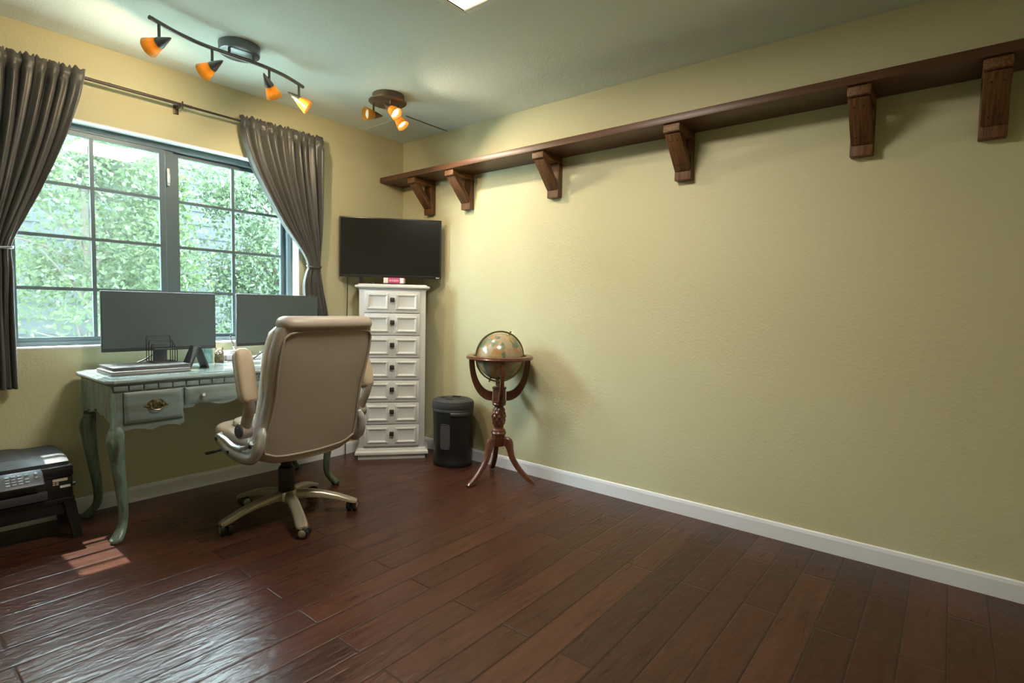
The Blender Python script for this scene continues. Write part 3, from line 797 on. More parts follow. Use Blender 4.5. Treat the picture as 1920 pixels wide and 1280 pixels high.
G().cyl(p0, p1, 0.0042, n=12).build('pen_barrel', M['white'], pn)
g = G()
for k in range(7):
    t = 0.30 + k * 0.1; g.cyl(p0.lerp(p1, t), p0.lerp(p1, t + 0.05), 0.0046, n=12)
g.build('black_stripes', M['black'], pn)
g2 = G().ball(p1, 0.0052, 10, 8).build('pen_tip', M['black'], pn)

ps = thing('power_strip', 'white power strip lying behind the chair on the desk', 'power strip', (-1.235, -0.066, TZ), R(2))
G().bb((-0.085, -0.022, 0.0), (0.085, 0.022, 0.024), 0.007).build('strip_body', M['white'], ps)
G().bb((0.02, -0.018, 0.0245), (0.075, 0.018, 0.046), 0.007).build('plug_adapter', M['white'], ps)
c1 = G().tube(smooth_path([(-1.186, -0.118, 0.866), (-1.205, -0.125, 0.84), (-1.255, -0.125, 0.80), (-1.295, -0.120, 0.772), (-1.305, -0.10, 0.7705)], 6), 0.004, 8)
tag(c1.build('monitor_cable', M['cable'], None), 'dark cable running down from the right monitor to the desk', 'cable')
c2 = G().tube(smooth_path([(-1.835, -0.105, 0.83), (-1.87, -0.10, 0.805), (-1.92, -0.095, 0.785), (-1.965, -0.085, 0.7705)], 6), 0.004, 8)
tag(c2.build('monitor_cable', M['cable'], None), 'dark cable curving onto the desk under the left monitor', 'cable')

# ------------------------------------------------------------------ office chair
CA = R(6)
BX = -0.006
ch = thing('office_chair', 'beige leather office chair with raised arms in front of the desk', 'chair', (-1.455, -0.83, 0), CA)
# --- backrest
BW = [(0.365, 0.20), (0.39, 0.262), (0.43, 0.280), (0.50, 0.282), (0.60, 0.270), (0.70, 0.266), (0.80, 0.274), (0.90, 0.276), (0.97, 0.268), (1.01, 0.260), (1.06, 0.240)]
def back_y(z): return -0.205 - 0.190 * (z - 0.36) / 0.70          # rear surface
rings = []
zs = [0.368 + i * (1.018 - 0.368) / 30 for i in range(31)]
for z in zs:
    hw_ = sinterp(BW, z)
    e = 0.05
    bow = 0.0
    hd = 0.046
    if z < 0.42: hd *= 0.55 + 0.45 * (z - 0.368) / 0.052
    ring_ = []
    for (x, y) in srect(hw_, hd, 4.5, 40):
        sag = 0.020 * (1 - (x / max(hw_, 1e-3)) ** 2)            # rear bulges a little outward
        zz = z - (0.012 * (1 - (x / hw_) ** 2) if z < 0.42 else 0) * max(0, (0.42 - z) / 0.08)
        ring_.append((BX + x, back_y(z) + hd + y - (sag if y < 0 else 0), zz))
    rings.append(ring_)
bk = G().rings(rings).build('backrest', M['leather'], ch, 60)
# head roll
rings = []
for i in range(13):
    a_ = -PI / 2 + PI * i / 12
    z = 1.033 + 0.036 * math.sin(a_)
    k = math.cos(a_)
    hw_ = (sinterp(BW, min(z, 1.0)) - 0.010) * (0.90 + 0.10 * k)
    hd = 0.026 + 0.050 * k
    rings.append([(BX + x, back_y(1.02) + 0.046 + y - 0.012 * (1 - (x / hw_) ** 2) * (1 if y < 0 else 0), z) for (x, y) in srect(hw_, hd, 4.0, 40)])
G().rings(rings).build('headrest', M['leather'], ch, 60)
# front cushion of the backrest, lighter leather
rings = []
for i in range(25):
    z = 0.40 + i * 0.62 / 24
    hw_ = sinterp(BW, z) * (0.97 if 0 < i < 24 else 0.9)
    t = i / 24
    hd = 0.040 + 0.018 * abs(math.sin(PI * t * 3)) if 0 < i < 24 else 0.03
    rings.append([(BX + x, back_y(z) + 0.105 + y, z) for (x, y) in srect(hw_, hd, 3.5, 36)])
G().rings(rings).build('back_cushion', M['leatherlight'], ch, 60)
# piping round the rear panel
path = []
def bp(x, z, hw_): return Vector((BX + x, back_y(z) - 0.020 * (1 - min(1, abs(x / hw_)) ** 2) - 0.001 + 0.008 * max(0, abs(x / hw_) - 0.8) / 0.2, z))
inn = 0.020
for z in [0.428 + i * (0.972 - 0.428) / 20 for i in range(21)]:
    hw_ = sinterp(BW, z); path.append(bp(hw_ - inn, z, hw_))
for a_ in (25, 50, 75):
    z = 0.972 + 0.022 * math.sin(R(a_)); hw_ = sinterp(BW, z); path.append(bp(0.243 - 0.030 * (1 - math.cos(R(a_))) - 0.003, z, hw_))
for i in range(11):
    x = 0.20 - 0.40 * i / 10; path.append(bp(x, 0.997 + 0.004 * (1 - (x / 0.2) ** 2), 0.26))
for a_ in (75, 50, 25):
    z = 0.972 + 0.022 * math.sin(R(a_)); hw_ = sinterp(BW, z); path.append(bp(-(0.243 - 0.030 * (1 - math.cos(R(a_))) - 0.003), z, hw_))
for z in [0.972 - i * (0.972 - 0.428) / 20 for i in range(21)]:
    hw_ = sinterp(BW, z); path.append(bp(-(hw_ - inn), z, hw_))
for i in range(1, 14):
    t = i / 14; x = -0.244 + 0.488 * t; e = abs(2 * t - 1)
    path.append(bp(x, 0.406 - 0.012 * (1 - e ** 2) + 0.012 * max(0, e - 0.8) / 0.2, 0.25))
G().tube(path, 0.0055, 8, closed=True).build('piping', M['leather'], bk)
# --- seat
def pillow(c, hx_, hy_, hz_, e=4.0):
    rings = []
    for i in range(15):
        a_ = -PI / 2 + PI * i / 14
        k = abs(math.cos(a_)) ** 0.55
        z = c[2] + hz_ * math.copysign(abs(math.sin(a_)) ** 0.8, math.sin(a_))
        rings.append([(c[0] + x, c[1] + y, z) for (x, y) in srect(hx_ * (0.80 + 0.20 * k), hy_ * (0.80 + 0.20 * k), e, 40)])
    return G().rings(rings)
pillow((0, 0.045, 0.404), 0.258, 0.255, 0.034).build('seat_base', M['leather'], ch, 60)
pillow((0, 0.065, 0.466), 0.262, 0.245, 0.036).build('seat_cushion', M['leatherlight'], ch, 60)
pillow((0, 0.020, 0.516), 0.215, 0.185, 0.020).build('seat_pad', M['leatherlight'], ch, 60)
# --- side brackets, arms
for s in (-1, 1):
    X = s * 0.305
    pts = smooth_path([(X, 0.095, 0.478), (X, 0.065, 0.450), (X, 0.0, 0.418), (X, -0.11, 0.402), (X, -0.19, 0.412), (X * 0.985, -0.232, 0.455), (X * 0.96, -0.240, 0.51), (X * 0.92, -0.238, 0.555)], 5)
    n = len(pts)
    g = G().tube(pts, [((0.030 - 0.008 * abs(i / n - 0.45)) * min(1, (n - i) / 7 + 0.35), 0.020 * min(1, (n - i) / 7 + 0.4)) for i in range(n)], 12, up=(0, 0, 1))
    pts = smooth_path([(X + s * 0.004, 0.080, 0.482), (X + s * 0.006, 0.03, 0.472), (X + s * 0.006, -0.05, 0.447), (X + s * 0.006, -0.13, 0.450), (X + s * 0.004, -0.20, 0.485)], 5)
    g.tube(pts, (0.010, 0.016), 10, up=(0, 0, 1)) if False else g.tube(pts, [(0.011, 0.015)] * len(pts), 10, up=(0, 0, 1))
    sb = g.build('side_bracket', M['silver'], ch, 60)
    for (y, z) in ((0.080, 0.465), (-0.02, 0.416), (-0.205, 0.470)):
        G().cyl((X + s * 0.017, y, z), (X + s * 0.022, y, z), 0.009, n=14).build('bolt', M['black'], sb)
    # hinge and stem
    hy_, hz_ = -0.165, 0.540
    X = s * (0.318 if s < 0 else 0.338)
    g = G().cyl((X - s * 0.012, hy_, hz_), (X + s * 0.034, hy_, hz_), 0.036, n=26)
    pts = smooth_path([(X + s * 0.008, hy_, hz_), (X + s * 0.010, hy_ - 0.025, hz_ + 0.055), (X + s * 0.014, hy_ - 0.050, hz_ + 0.11), (X + s * 0.018, hy_ - 0.060, hz_ + 0.16)], 5)
    g.tube(pts, [(0.026 - 0.004 * i / len(pts), 0.025) for i in range(len(pts))], 14)
    ar = g.build('armrest', M['chairarm'], ch, 60)
    G().cyl((X + s * 0.034, hy_, hz_), (X + s * 0.039, hy_, hz_), 0.029, n=26).build('hinge_cap', M['charcoal'], ar)
    # raised pad
    a0 = Vector((X + s * 0.018, hy_ - 0.064, hz_ + 0.132)); a1 = Vector((X + s * 0.012, hy_ + 0.010, hz_ + 0.378))
    d = (a1 - a0); q = d.normalized()
    m_ = Matrix.Translation((a0 + a1) / 2) @ Matrix.Rotation(-math.atan2(d.y, d.z), 4, 'X') @ Matrix.Rotation(math.atan2(d.x, d.z), 4, 'Y')
    rings = []
    for i in range(21):
        t = -1 + 2 * i / 20; k = (1 - abs(t) ** 5) ** 0.42 if abs(t) < 1 else 0.0
        k = max(k, 0.12)
        rings.append([m_ @ Vector((x, y, t * d.length / 2)) for (x, y) in srect(0.041 * (0.35 + 0.65 * k), 0.027 * (0.3 + 0.7 * k), 3.2, 24)])
    G().rings(rings).build('arm_pad', M['armpad'], ar, 60)
    rings = []
    m2_ = m_ @ Matrix.Translation((0, 0.024, 0))
    for i in range(13):
        t = -1 + 2 * i / 12; k = max(0.2, (1 - abs(t) ** 6) ** 0.4 if abs(t) < 1 else 0)
        rings.append([m2_ @ Vector((x, y, t * d.length / 2 * 0.97)) for (x, y) in srect(0.037 * (0.4 + 0.6 * k), 0.014, 3.0, 20)])
    G().rings(rings).build('arm_shell', M['chairarm'], ar, 60)
# --- tilt mechanism, lever, gas lift
G().bb((-0.10, -0.11, 0.335), (0.10, 0.12, 0.378), 0.012).build('tilt_mechanism', M['black'], ch)
G().tube(smooth_path([(-0.09, 0.09, 0.360), (-0.18, 0.12, 0.372), (-0.25, 0.15, 0.385), (-0.295, 0.165, 0.380)], 5), 0.006, 8).box((-0.305, 0.168, 0.380), (0.05, 0.02, 0.012), 0.004).build('tilt_lever', M['black'], ch)
G().lathe([(0.0, 0.12), (0.036, 0.12), (0.040, 0.13), (0.040, 0.262), (0.034, 0.272), (0.027, 0.275), (0.027, 0.338), (0.0, 0.338)], 28).build('gas_lift', M['black'], ch)
# --- five star base with casters
G().lathe([(0.0, 0.085), (0.046, 0.085), (0.056, 0.095), (0.054, 0.125), (0.044, 0.143), (0.0, 0.146)], 30, Matrix.Translation((0.008, 0, 0))).build('hub', M['champagne'], ch)
SX = 0.012
for k in range(5):
    an = R(36 + 72 * k) - CA
    dx, dy = math.cos(an), math.sin(an)
    rings = []
    for r_, zt_, h_, w_ in ((0.03, 0.142, 0.045, 0.030), (0.09, 0.140, 0.040, 0.027), (0.17, 0.127, 0.033, 0.026), (0.25, 0.104, 0.027, 0.027), (0.31, 0.080, 0.023, 0.029), (0.335, 0.070, 0.020, 0.027), (0.350, 0.063, 0.012, 0.018)):
        rg = []
        for (a_, b_) in ((-1, -1), (-1.0, 0.1), (-0.72, 0.82), (-0.25, 1), (0.25, 1), (0.72, 0.82), (1.0, 0.1), (1, -1)):
            x, z = a_ * w_, zt_ - h_ / 2 + b_ * h_ / 2
            rg.append((SX + dx * r_ - dy * x, dy * r_ + dx * x, z))
        rings.append(rg)
    lg = G().rings(rings).build('base_arm', M['champagne'], ch, 50)
    ca = R((80, 270, 165, 218, 306)[k]) - CA
    px, py = SX + dx * 0.322, dy * 0.322
    wx, wy = math.cos(ca), math.sin(ca)          # wheel axle direction
    g = G().cyl((px, py, 0.062), (px, py, 0.030), 0.008, n=12)
    cxp, cyp = px - wy * 0.010, py + wx * 0.010
    for s in (-1, 1):
        m_ = Matrix.Translation((cxp + wx * s * 0.016, cyp + wy * s * 0.016, 0.0285)) @ Vector((wx, wy, 0)).to_track_quat('Z', 'Y').to_matrix().to_4x4()
        g.lathe([(0.0, -0.011), (0.024, -0.011), (0.0285, -0.007), (0.0285, 0.007), (0.024, 0.011), (0.0, 0.011)], 26, m_)
    g.box((cxp, cyp, 0.045), (0.040, 0.022, 0.018), 0.005, ca)
    cs = g.build('caster', M['caster'], lg, 40)
    for s in (-1, 1):
        g = G()
        m_ = Matrix.Translation((cxp + wx * s * 0.0265, cyp + wy * s * 0.0265, 0.0285)) @ Vector((wx * s, wy * s, 0)).to_track_quat('Z', 'Y').to_matrix().to_4x4()
        g.lathe([(0.0, 0.0035), (0.012, 0.003), (0.019, 0.0005), (0.0195, 0.0)], 22, m_)
        g.build('hub_cap', M['champagne'], cs)

# ------------------------------------------------------------------ corner chest of drawers and TV
a2 = Vector((-0.578, -0.212)); b2 = Vector((-0.207, -0.528))
tv2 = (b2 - a2).normalized(); ang2 = math.atan2(tv2.y, tv2.x)
mid = (a2 + b2) / 2
dr = thing('chest_of_drawers', 'tall narrow white chest of seven drawers standing across the corner', 'chest of drawers', (mid.x, mid.y, 0), ang2)
# local: x along the front, y to the corner, front plane y = 0
G().bb((-0.236, 0.006, 0.082), (0.236, 0.236, 1.252), 0.003).build('cabinet_body', M['dresser'], dr, 30)
G().bb((-0.242, -0.006, 0.0), (0.242, 0.236, 0.038), 0.002).build('plinth', M['dresser'], dr, 30)
g = G(); rings = []
for ins, z in ((0.022, 0.036), (0.0, 0.040), (0.0, 0.056), (0.006, 0.064), (0.012, 0.067), (0.016, 0.078), (0.022, 0.083)):
    rings.append([(-0.262 + ins, -0.024 + ins, z), (0.262 - ins, -0.024 + ins, z), (0.262 - ins, 0.234, z), (-0.262 + ins, 0.234, z)])
g.rings(rings).build('base_moulding', M['dresser'], dr, 30)
g = G(); rings = []
for ins, z in ((0.026, 1.236), (0.024, 1.246), (0.006, 1.252), (0.0, 1.257), (0.0, 1.265), (0.006, 1.270), (0.020, 1.272), (0.024, 1.280), (0.03, 1.280)):
    rings.append([(-0.264 + ins, -0.022 + ins, z), (0.264 - ins, -0.022 + ins, z), (0.264 - ins, 0.220 - ins, z), (-0.264 + ins, 0.220 - ins, z)])
g.rings(rings).build('chest_top', M['dresser'], dr, 30)
z0, pz = 0.100, 0.1625
proto = None
for k in range(7):
    lo = z0 + k * pz; hi = lo + pz - 0.005
    x0, x1 = -0.200, 0.194
    g = G()
    g.bb((x0, -0.010, lo), (x1, 0.0055, hi), 0.0025)
    d = g.build('drawer', M['dresser'], dr, 30)
    zc = (lo + hi) / 2
    for (q0, q1) in ((x0 + 0.022, x0 + 0.168), (x1 - 0.168, x1 - 0.022)):
        rings = []
        for ins, y in ((-0.004, -0.0102), (0.001, -0.0175), (0.008, -0.0185), (0.017, -0.0115), (0.020, -0.0106)):
            rings.append([(q0 + ins, y, zc - 0.054 + ins), (q1 - ins, y, zc - 0.054 + ins), (q1 - ins, y, zc + 0.054 - ins), (q0 + ins, y, zc + 0.054 - ins)])
        G().rings(rings).build('drawer_panel', M['dresser'], d, 20)
    G().box((-0.002, -0.026, zc + 0.014), (0.032, 0.012, 0.032), 0.004).box((-0.002, -0.015, zc + 0.014), (0.018, 0.010, 0.018), 0.002).build('drawer_knob', M['knob'], d, 30)['label'] = 'square black knob'

# TV
tvp = a2 + tv2 * 0.226 + Vector((-tv2.y, tv2.x)) * 0.095
tv = thing('television', 'flat black television standing on the white chest in the corner', 'television', (tvp.x, tvp.y, 1.2805), ang2)
wv, z0, z1 = 0.367, 0.050, 0.485
G().bb((-wv, 0, z0), (wv, 0.030, z1), 0.004).bb((-0.24, 0.028, z0 + 0.02), (0.24, 0.055, z0 + 0.25), 0.012).build('housing', M['tvbezel'], tv, 30)
G().bb((-wv + 0.009, -0.0012, z0 + 0.018), (wv - 0.009, -0.0001, z1 - 0.008)).build('screen', M['tvscreen'], tv, 0)
g = G()
t = 0.0022
for lo, hi in (((-wv + 0.008, z0 + 0.016), (wv - 0.008, z0 + 0.016 + t)), ((-wv + 0.008, z0 + 0.016), (-wv + 0.008 + t, z1 - 0.007)), ((wv - 0.008 - t, z0 + 0.016), (wv - 0.008, z1 - 0.007))):
    g.bb((lo[0], -0.0022, lo[1]), (hi[0], -0.0003, hi[1]))
g.build('inner_bezel', M['charcoal'], tv, 0)
G().prism([(wv - 0.040, z0 + 0.008), (wv - 0.034, z0 + 0.004), (wv - 0.016, z0 + 0.005), (wv - 0.011, z0 + 0.009), (wv - 0.014, z0 + 0.011), (wv - 0.024, z0 + 0.008), (wv - 0.034, z0 + 0.012)], -0.0012, -0.0001, 'y').build('badge', M['white'], tv, 0)['label'] = 'small white badge'
for xf in (-0.213, 0.225):
    G().prism([(xf - 0.013, z0 + 0.004), (xf + 0.011, z0 + 0.004), (xf + 0.013, 0.02), (xf + 0.011, 0.002), (xf - 0.010, 0.002), (xf - 0.012, 0.02)], 0.004, 0.016, 'y').bb((xf - 0.008, -0.055, 0.0), (xf + 0.008, 0.075, 0.006), 0.002).build('stand_foot', M['black'], tv, 30)
def dpos(al, off, z):               # point in the chest's frame: along the front from its left end, depth towards corner
    p = a2 + tv2 * al + Vector((-tv2.y, tv2.x)) * off
    return (p.x, p.y, z)
bx = thing('paperback_book', 'small magenta and white paperback lying spine out before the television', 'book', dpos(0.252, 0.045, 1.2875), ang2 + R(2))
G().bb((-0.073, -0.026, 0), (0.073, 0.030, 0.040), 0.002).build('book_cover', M['pink'], bx, 30)
G().bb((-0.076, -0.0275, 0.001), (-0.044, 0.028, 0.039), 0.002).build('spine_end_panel', M['eye'], bx, 30)['label'] = 'white end panel'
G().bb((0.040, -0.0275, 0.001), (0.068, 0.028, 0.0395), 0.002).build('spine_end_panel', M['eye'], bx, 30)['label'] = 'white end panel'
G().bb((0.0685, -0.022, 0.003), (0.0765, 0.028, 0.037), 0.002).build('page_block', M['bookpaper'], bx, 30)
g = G()
for k, wd in enumerate((4, 6, 3, 5, 4, 6, 4, 5, 3)):      # blurred title strokes, taller and shorter
    x = -0.036 + k * 0.0078; h_ = wd * 0.0032
    g.bb((x, -0.0268, 0.018 - h_ / 2 + 0.002), (x + 0.0042, -0.0259, 0.018 + h_ / 2 + 0.002))
g.build('title_strokes', mat('pale_pink_ink', (0.82, 0.50, 0.58), 0.5), bx, 0)
rm = thing('remote_control', 'flat black remote lying on the chest under the book', 'remote control', dpos(0.252, 0.045, 1.2803), ang2)
G().bb((-0.085, -0.03, 0), (0.085, 0.03, 0.007), 0.002).build('remote_body', M['blackgloss'], rm, 30)
st = thing('streaming_stick', 'tiny dark puck on the chest by the left foot of the television', 'media player', dpos(0.105, 0.035, 1.2803), ang2)
G().lathe([(0, 0), (0.019, 0), (0.021, 0.004), (0.019, 0.010), (0, 0.011)], 20, None, 1.3, 1).build('puck_body', M['blackgloss'], st)
c3 = G().tube(smooth_path([dpos(-0.085, 0.115, 1.345), dpos(-0.086, 0.118, 1.25), dpos(-0.088, 0.122, 1.1), dpos(-0.094, 0.125, 0.9), dpos(-0.10, 0.13, 0.6), dpos(-0.10, 0.13, 0.003)], 6), 0.0035, 8)
tag(c3.build('power_cable', M['cable'], None), 'black power cable hanging from the television beside the chest', 'cable')

# ------------------------------------------------------------------ paper shredder
fd = Vector((-0.93, -0.36)); angs = math.atan2(fd.y, fd.x) + PI / 2
sr = thing('paper_shredder', 'round black paper shredder bin between the chest and the globe', 'shredder', (-0.170, -0.775, 0), angs)
G().lathe([(0.0, 0.0), (0.136, 0.0), (0.140, 0.006), (0.140, 0.030), (0.134, 0.040), (0.136, 0.10), (0.141, 0.25), (0.146, 0.375), (0.146, 0.385), (0.0, 0.385)], 48, None, 1.0, 0.86).build('bin_body', M['black'], sr)
G().lathe([(0.0, 0.386), (0.150, 0.386), (0.152, 0.392), (0.152, 0.402), (0.149, 0.407), (0.152, 0.412), (0.153, 0.440), (0.147, 0.462), (0.128, 0.474), (0.100, 0.476), (0.097, 0.472), (0.0, 0.474)], 48, None, 1.0, 0.86).build('lid', M['charcoal'], sr)
G().bb((-0.085, -0.006, 0.4725), (0.085, 0.006, 0.4765), 0.001).build('paper_slot', M['nail'], sr, 0)
G().bb((-0.025, -0.075, 0.470), (0.025, -0.060, 0.479), 0.003).build('switch', M['black'], sr)
G().bb((-0.03, 0.05, 0.470), (0.03, 0.075, 0.482), 0.004).build('release_tab', M['black'], sr)
pth = [(0.150 * math.cos(R(a_)) * 1.02, 0.150 * 0.86 * math.sin(R(a_)) * 1.02, 0.378) for a_ in range(-76, 1, 6)]
G().tube(pth, [(0.014, 0.006)] * len(pth), 10, up=(0, 0, 1)).build('pull_handle', M['charcoal'], sr)
# curved clear window on the front
rings = []
vs = []; fs = []
def onbin(a_, z, out): 
    r_ = 0.137 + (z - 0.10) * 0.032 + out
    return (r_ * math.cos(a_), r_ * 0.86 * math.sin(a_), z)
def patch(a0, a1, z0_, z1_, out, n=8):
    vs = []; fs = []
    for i in range(n + 1):
        a_ = a0 + (a1 - a0) * i / n
        for z, o_ in ((z0_, 0.0), (z0_ + 0.002, out), (z1_ - 0.002, out), (z1_, 0.0)): vs.append(onbin(a_, z, o_))
    for i in range(n):
        for j in range(3): fs.append((i * 4 + j, (i + 1) * 4 + j, (i + 1) * 4 + j + 1, i * 4 + j + 1))
    fs.append((0, 1, 2, 3)); fs.append(tuple(n * 4 + j for j in (3, 2, 1, 0)))
    return vs, fs
a_c = -PI / 2 - 0.10
G().add(*patch(a_c - 0.18, a_c + 0.30, 0.135, 0.300, 0.002)).build('bin_window', M['binwindow'], sr, 20)
g = G()
fr = [onbin(a_c + 0.06 + 0.26 * x, 0.2175 + 0.088 * z, 0.002) for x, z in srect(1, 1, 6, 40)]
g.tube(fr, 0.003, 8, closed=True).build('window_rim', M['panelgrey'], sr)

# ------------------------------------------------------------------ floor globe
gl = thing('floor_globe', 'antique terrestrial globe in a dark cherry floor stand by the right wall', 'globe', (-0.236, -1.262, 0))
GC = 0.812
def az(a_): return Vector((math.cos(R(a_)), math.sin(R(a_)), 0))
G().lathe([(0.172, 0.798), (0.212, 0.798), (0.2175, 0.802), (0.2175, 0.806), (0.213, 0.810), (0.2145, 0.814), (0.208, 0.819), (0.176, 0.819), (0.172, 0.815), (0.172, 0.798)], 64).build('horizon_ring', M['cherry'], gl)
for k, a_ in enumerate((134, 314, 226, 46)):
    d = az(a_); s = Vector((-d.y, d.x, 0)); g = G(); rings = []
    for i in range(21):
        t = i / 20; th = t * PI / 2
        ro = 0.045 + 0.153 * math.sin(th) ** 0.9; zo = 0.525 + 0.273 * (1 - math.cos(th)) ** 1.0
        ri = max(0.043, 0.045 + 0.118 * math.sin(th) ** 1.0); zi = 0.585 + 0.213 * (1 - math.cos(th)) ** 1.05
        w_ = 0.011
        rings.append([tuple(d * ro - s * w_ + zv * zo), tuple(d * ro + s * w_ + zv * zo), tuple(d * ri + s * w_ + zv * zi), tuple(d * ri - s * w_ + zv * zi)])
    g.rings(rings).build('cradle_arm', M['cherry'], gl, 35)
G().lathe([(0.0, 0.230), (0.040, 0.230), (0.043, 0.236), (0.043, 0.300), (0.046, 0.306), (0.050, 0.312), (0.048, 0.320), (0.042, 0.325), (0.046, 0.330), (0.043, 0.337), (0.030, 0.343),
           (0.027, 0.350), (0.027, 0.354), (0.0, 0.354)], 32).build('column_base', M['cherry'], gl)
G().lathe(
    [(0.0, 0.484), (0.026, 0.484), (0.030, 0.489), (0.042, 0.496), (0.045, 0.505), (0.042, 0.512), (0.047, 0.517), (0.047, 0.522), (0.042, 0.526), (0.042, 0.600), (0.047, 0.604), (0.047, 0.612), (0.038, 0.618), (0.0, 0.62)], 32).build('column_head', M['cherry'], gl)
# carved pineapple turning
rings = []; n = 48
for i in range(41):
    t = i / 40; z = 0.352 + 0.134 * t
    r0 = 0.027 + 0.020 * math.sin(PI * min(1, t * 0.94 + 0.03)) ** 0.8
    rg = []
    for j in range(n):
        w_ = 2 * PI * j / n
        q = max(abs(math.sin(4 * w_ + 9 * t)), 0) * max(abs(math.sin(4 * w_ - 9 * t)), 0)
        r_ = r0 - 0.006 + 0.008 * q
        rg.append((r_ * math.cos(w_), r_ * math.sin(w_), z))
    rings.append(rg)
G().rings(rings).build('carved_turning', M['cherry'], gl, 50)
for a_ in (171, 291, 51):
    d = az(a_); s = Vector((-d.y, d.x, 0)); rings = []
    pts = [(0.040, 0.262, 0.056), (0.068, 0.256, 0.058), (0.082, 0.215, 0.040), (0.096, 0.165, 0.034), (0.125, 0.115, 0.031), (0.165, 0.068, 0.029), (0.205, 0.034, 0.028), (0.232, 0.018, 0.022), (0.248, 0.010, 0.010)]
    P = smooth_path([(q[0], 0, q[1]) for q in pts], 4)
    hh = []
    for i in range(len(P)):
        q = i / 4; k = int(min(q, len(pts) - 2)); hh.append(pts[k][2] + (pts[k + 1][2] - pts[k][2]) * (q - k))
    for i, p in enumerate(P):
        t = (P[min(i + 1, len(P) - 1)] - P[max(i - 1, 0)]).normalized(); nn = Vector((-t.z, 0, t.x))
        w_ = 0.014 if i > 8 else 0.016
        rg = []
        for (u_, v_) in ((-1, -1), (1, -1), (1, 0.7), (0.5, 1), (-0.5, 1), (-1, 0.7)):
            o_ = p + nn * (v_ * hh[i] / 2)
            rg.append(tuple(d * o_.x + s * (u_ * w_) + zv * max(0.0, o_.z)))
        rings.append(rg)
    lg = G().rings(rings).build('leg', M['cherry'], gl, 40)
# meridian, axle and ball
tilt = R(-24)
mdir = Vector((math.sin(R(52)), -math.cos(R(52)), 0))     # in-plane horizontal direction of the meridian ring
mdir = (rv * 0.93 + fv * 0.36).normalized()
mn = mdir.cross(zv)
c0 = Vector((0, 0, GC)); rings = []
n = 72
vs = []
for i in range(n):
    a_ = 2 * PI * i / n; e = mdir * math.cos(a_) + zv * math.sin(a_)
    rings.append([tuple(c0 + e * 0.1560 - mn * 0.005), tuple(c0 + e * 0.1560 + mn * 0.005), tuple(c0 + e * 0.1665 + mn * 0.005), tuple(c0 + e * 0.1665 - mn * 0.005)])
rings.append(rings[0])
me_ = G().rings(rings, cap=False).build('meridian_ring', M['meridian'], gl, 35)
poled = (zv * math.cos(tilt) - mdir * math.sin(tilt)).normalized()
G().cyl(c0 + poled * 0.150, c0 + poled * 0.178, 0.006, n=14).cyl(c0 - poled * 0.150, c0 - poled * 0.178, 0.006, n=14).build('axle_knob', M['meridian'], me_)
G().lathe([(0, 0.618), (0.018, 0.618), (0.020, 0.624), (0.012, 0.630), (0.010, 0.636), (0.015, 0.642), (0.015, 0.648), (0.009, 0.6505), (0, 0.6505)], 20).build('meridian_socket', M['brownmetal'], gl)
sp = G().ball((0, 0, 0), 0.1505, 64, 40).build('globe_ball', M['globe'], gl, 180)
sp.location = c0; sp.rotation_mode = 'QUATERNION'; sp.rotation_quaternion = poled.to_track_quat('Z', 'Y')

# ------------------------------------------------------------------ printer on a low stool
so = thing('low_stool', 'low black stool with splayed legs carrying the printer', 'stool', (-2.47, -0.20, 0))
G().bb((-0.228, -0.150, 0.182), (0.228, 0.150, 0.204), 0.004).build('stool_top', M['black'], so, 30)
G().bb((-0.205, -0.138, 0.125), (0.205, -0.120, 0.1815), 0.002).bb((-0.205, 0.120, 0.125), (0.205, 0.138, 0.1815), 0.002).bb((0.190, -0.1195, 0.125), (0.205, 0.1195, 0.1815)).bb((-0.205, -0.1195, 0.125), (-0.190, 0.1195, 0.1815)).build('apron', M['black'], so, 30)
for sx in (-1, 1):
    for sy in (-1, 1):
        rings = []
        for t in (0, 0.5, 1):
            z = 0.1815 * (1 - t); x = sx * (0.208 + 0.028 * t); y = sy * (0.128 + 0.012 * t); q = 0.022 - 0.005 * t
            rings.append([(x - q, y - q, z), (x + q, y - q, z), (x + q, y + q, z), (x - q, y + q, z)])
        G().rings(rings).build('leg', M['black'], so, 25)
pr = thing('printer', 'black all in one printer with a grey keypad on the low stool', 'printer', (-2.47, -0.20, 0.2042))
# body: lower block, shell with lid, tilted panel, tray gap
G().bb((-0.225, -0.150, 0.0), (0.222, 0.150, 0.098), 0.006).build('printer_body', M['black'], pr, 30)
G().bb((-0.226, -0.156, 0.0985), (0.224, 0.152, 0.150), 0.008).build('upper_shell', M['blackgloss'], pr, 30)
# lid with raised document feeder towards the right end
rings = []
for x, zt_ in ((-0.222, 0.205), (0.02, 0.205), (0.05, 0.203), (0.085, 0.196), (0.12, 0.195), (0.19, 0.196), (0.212, 0.190)):
    rings.append([(x, -0.128, 0.1505), (x, 0.148, 0.1505), (x, 0.148, zt_ - 0.006), (x, 0.140, zt_), (x, -0.09, zt_ - 0.010), (x, -0.128, 0.165)])
G().rings(rings).build('scanner_lid', M['charcoal'], pr, 30)
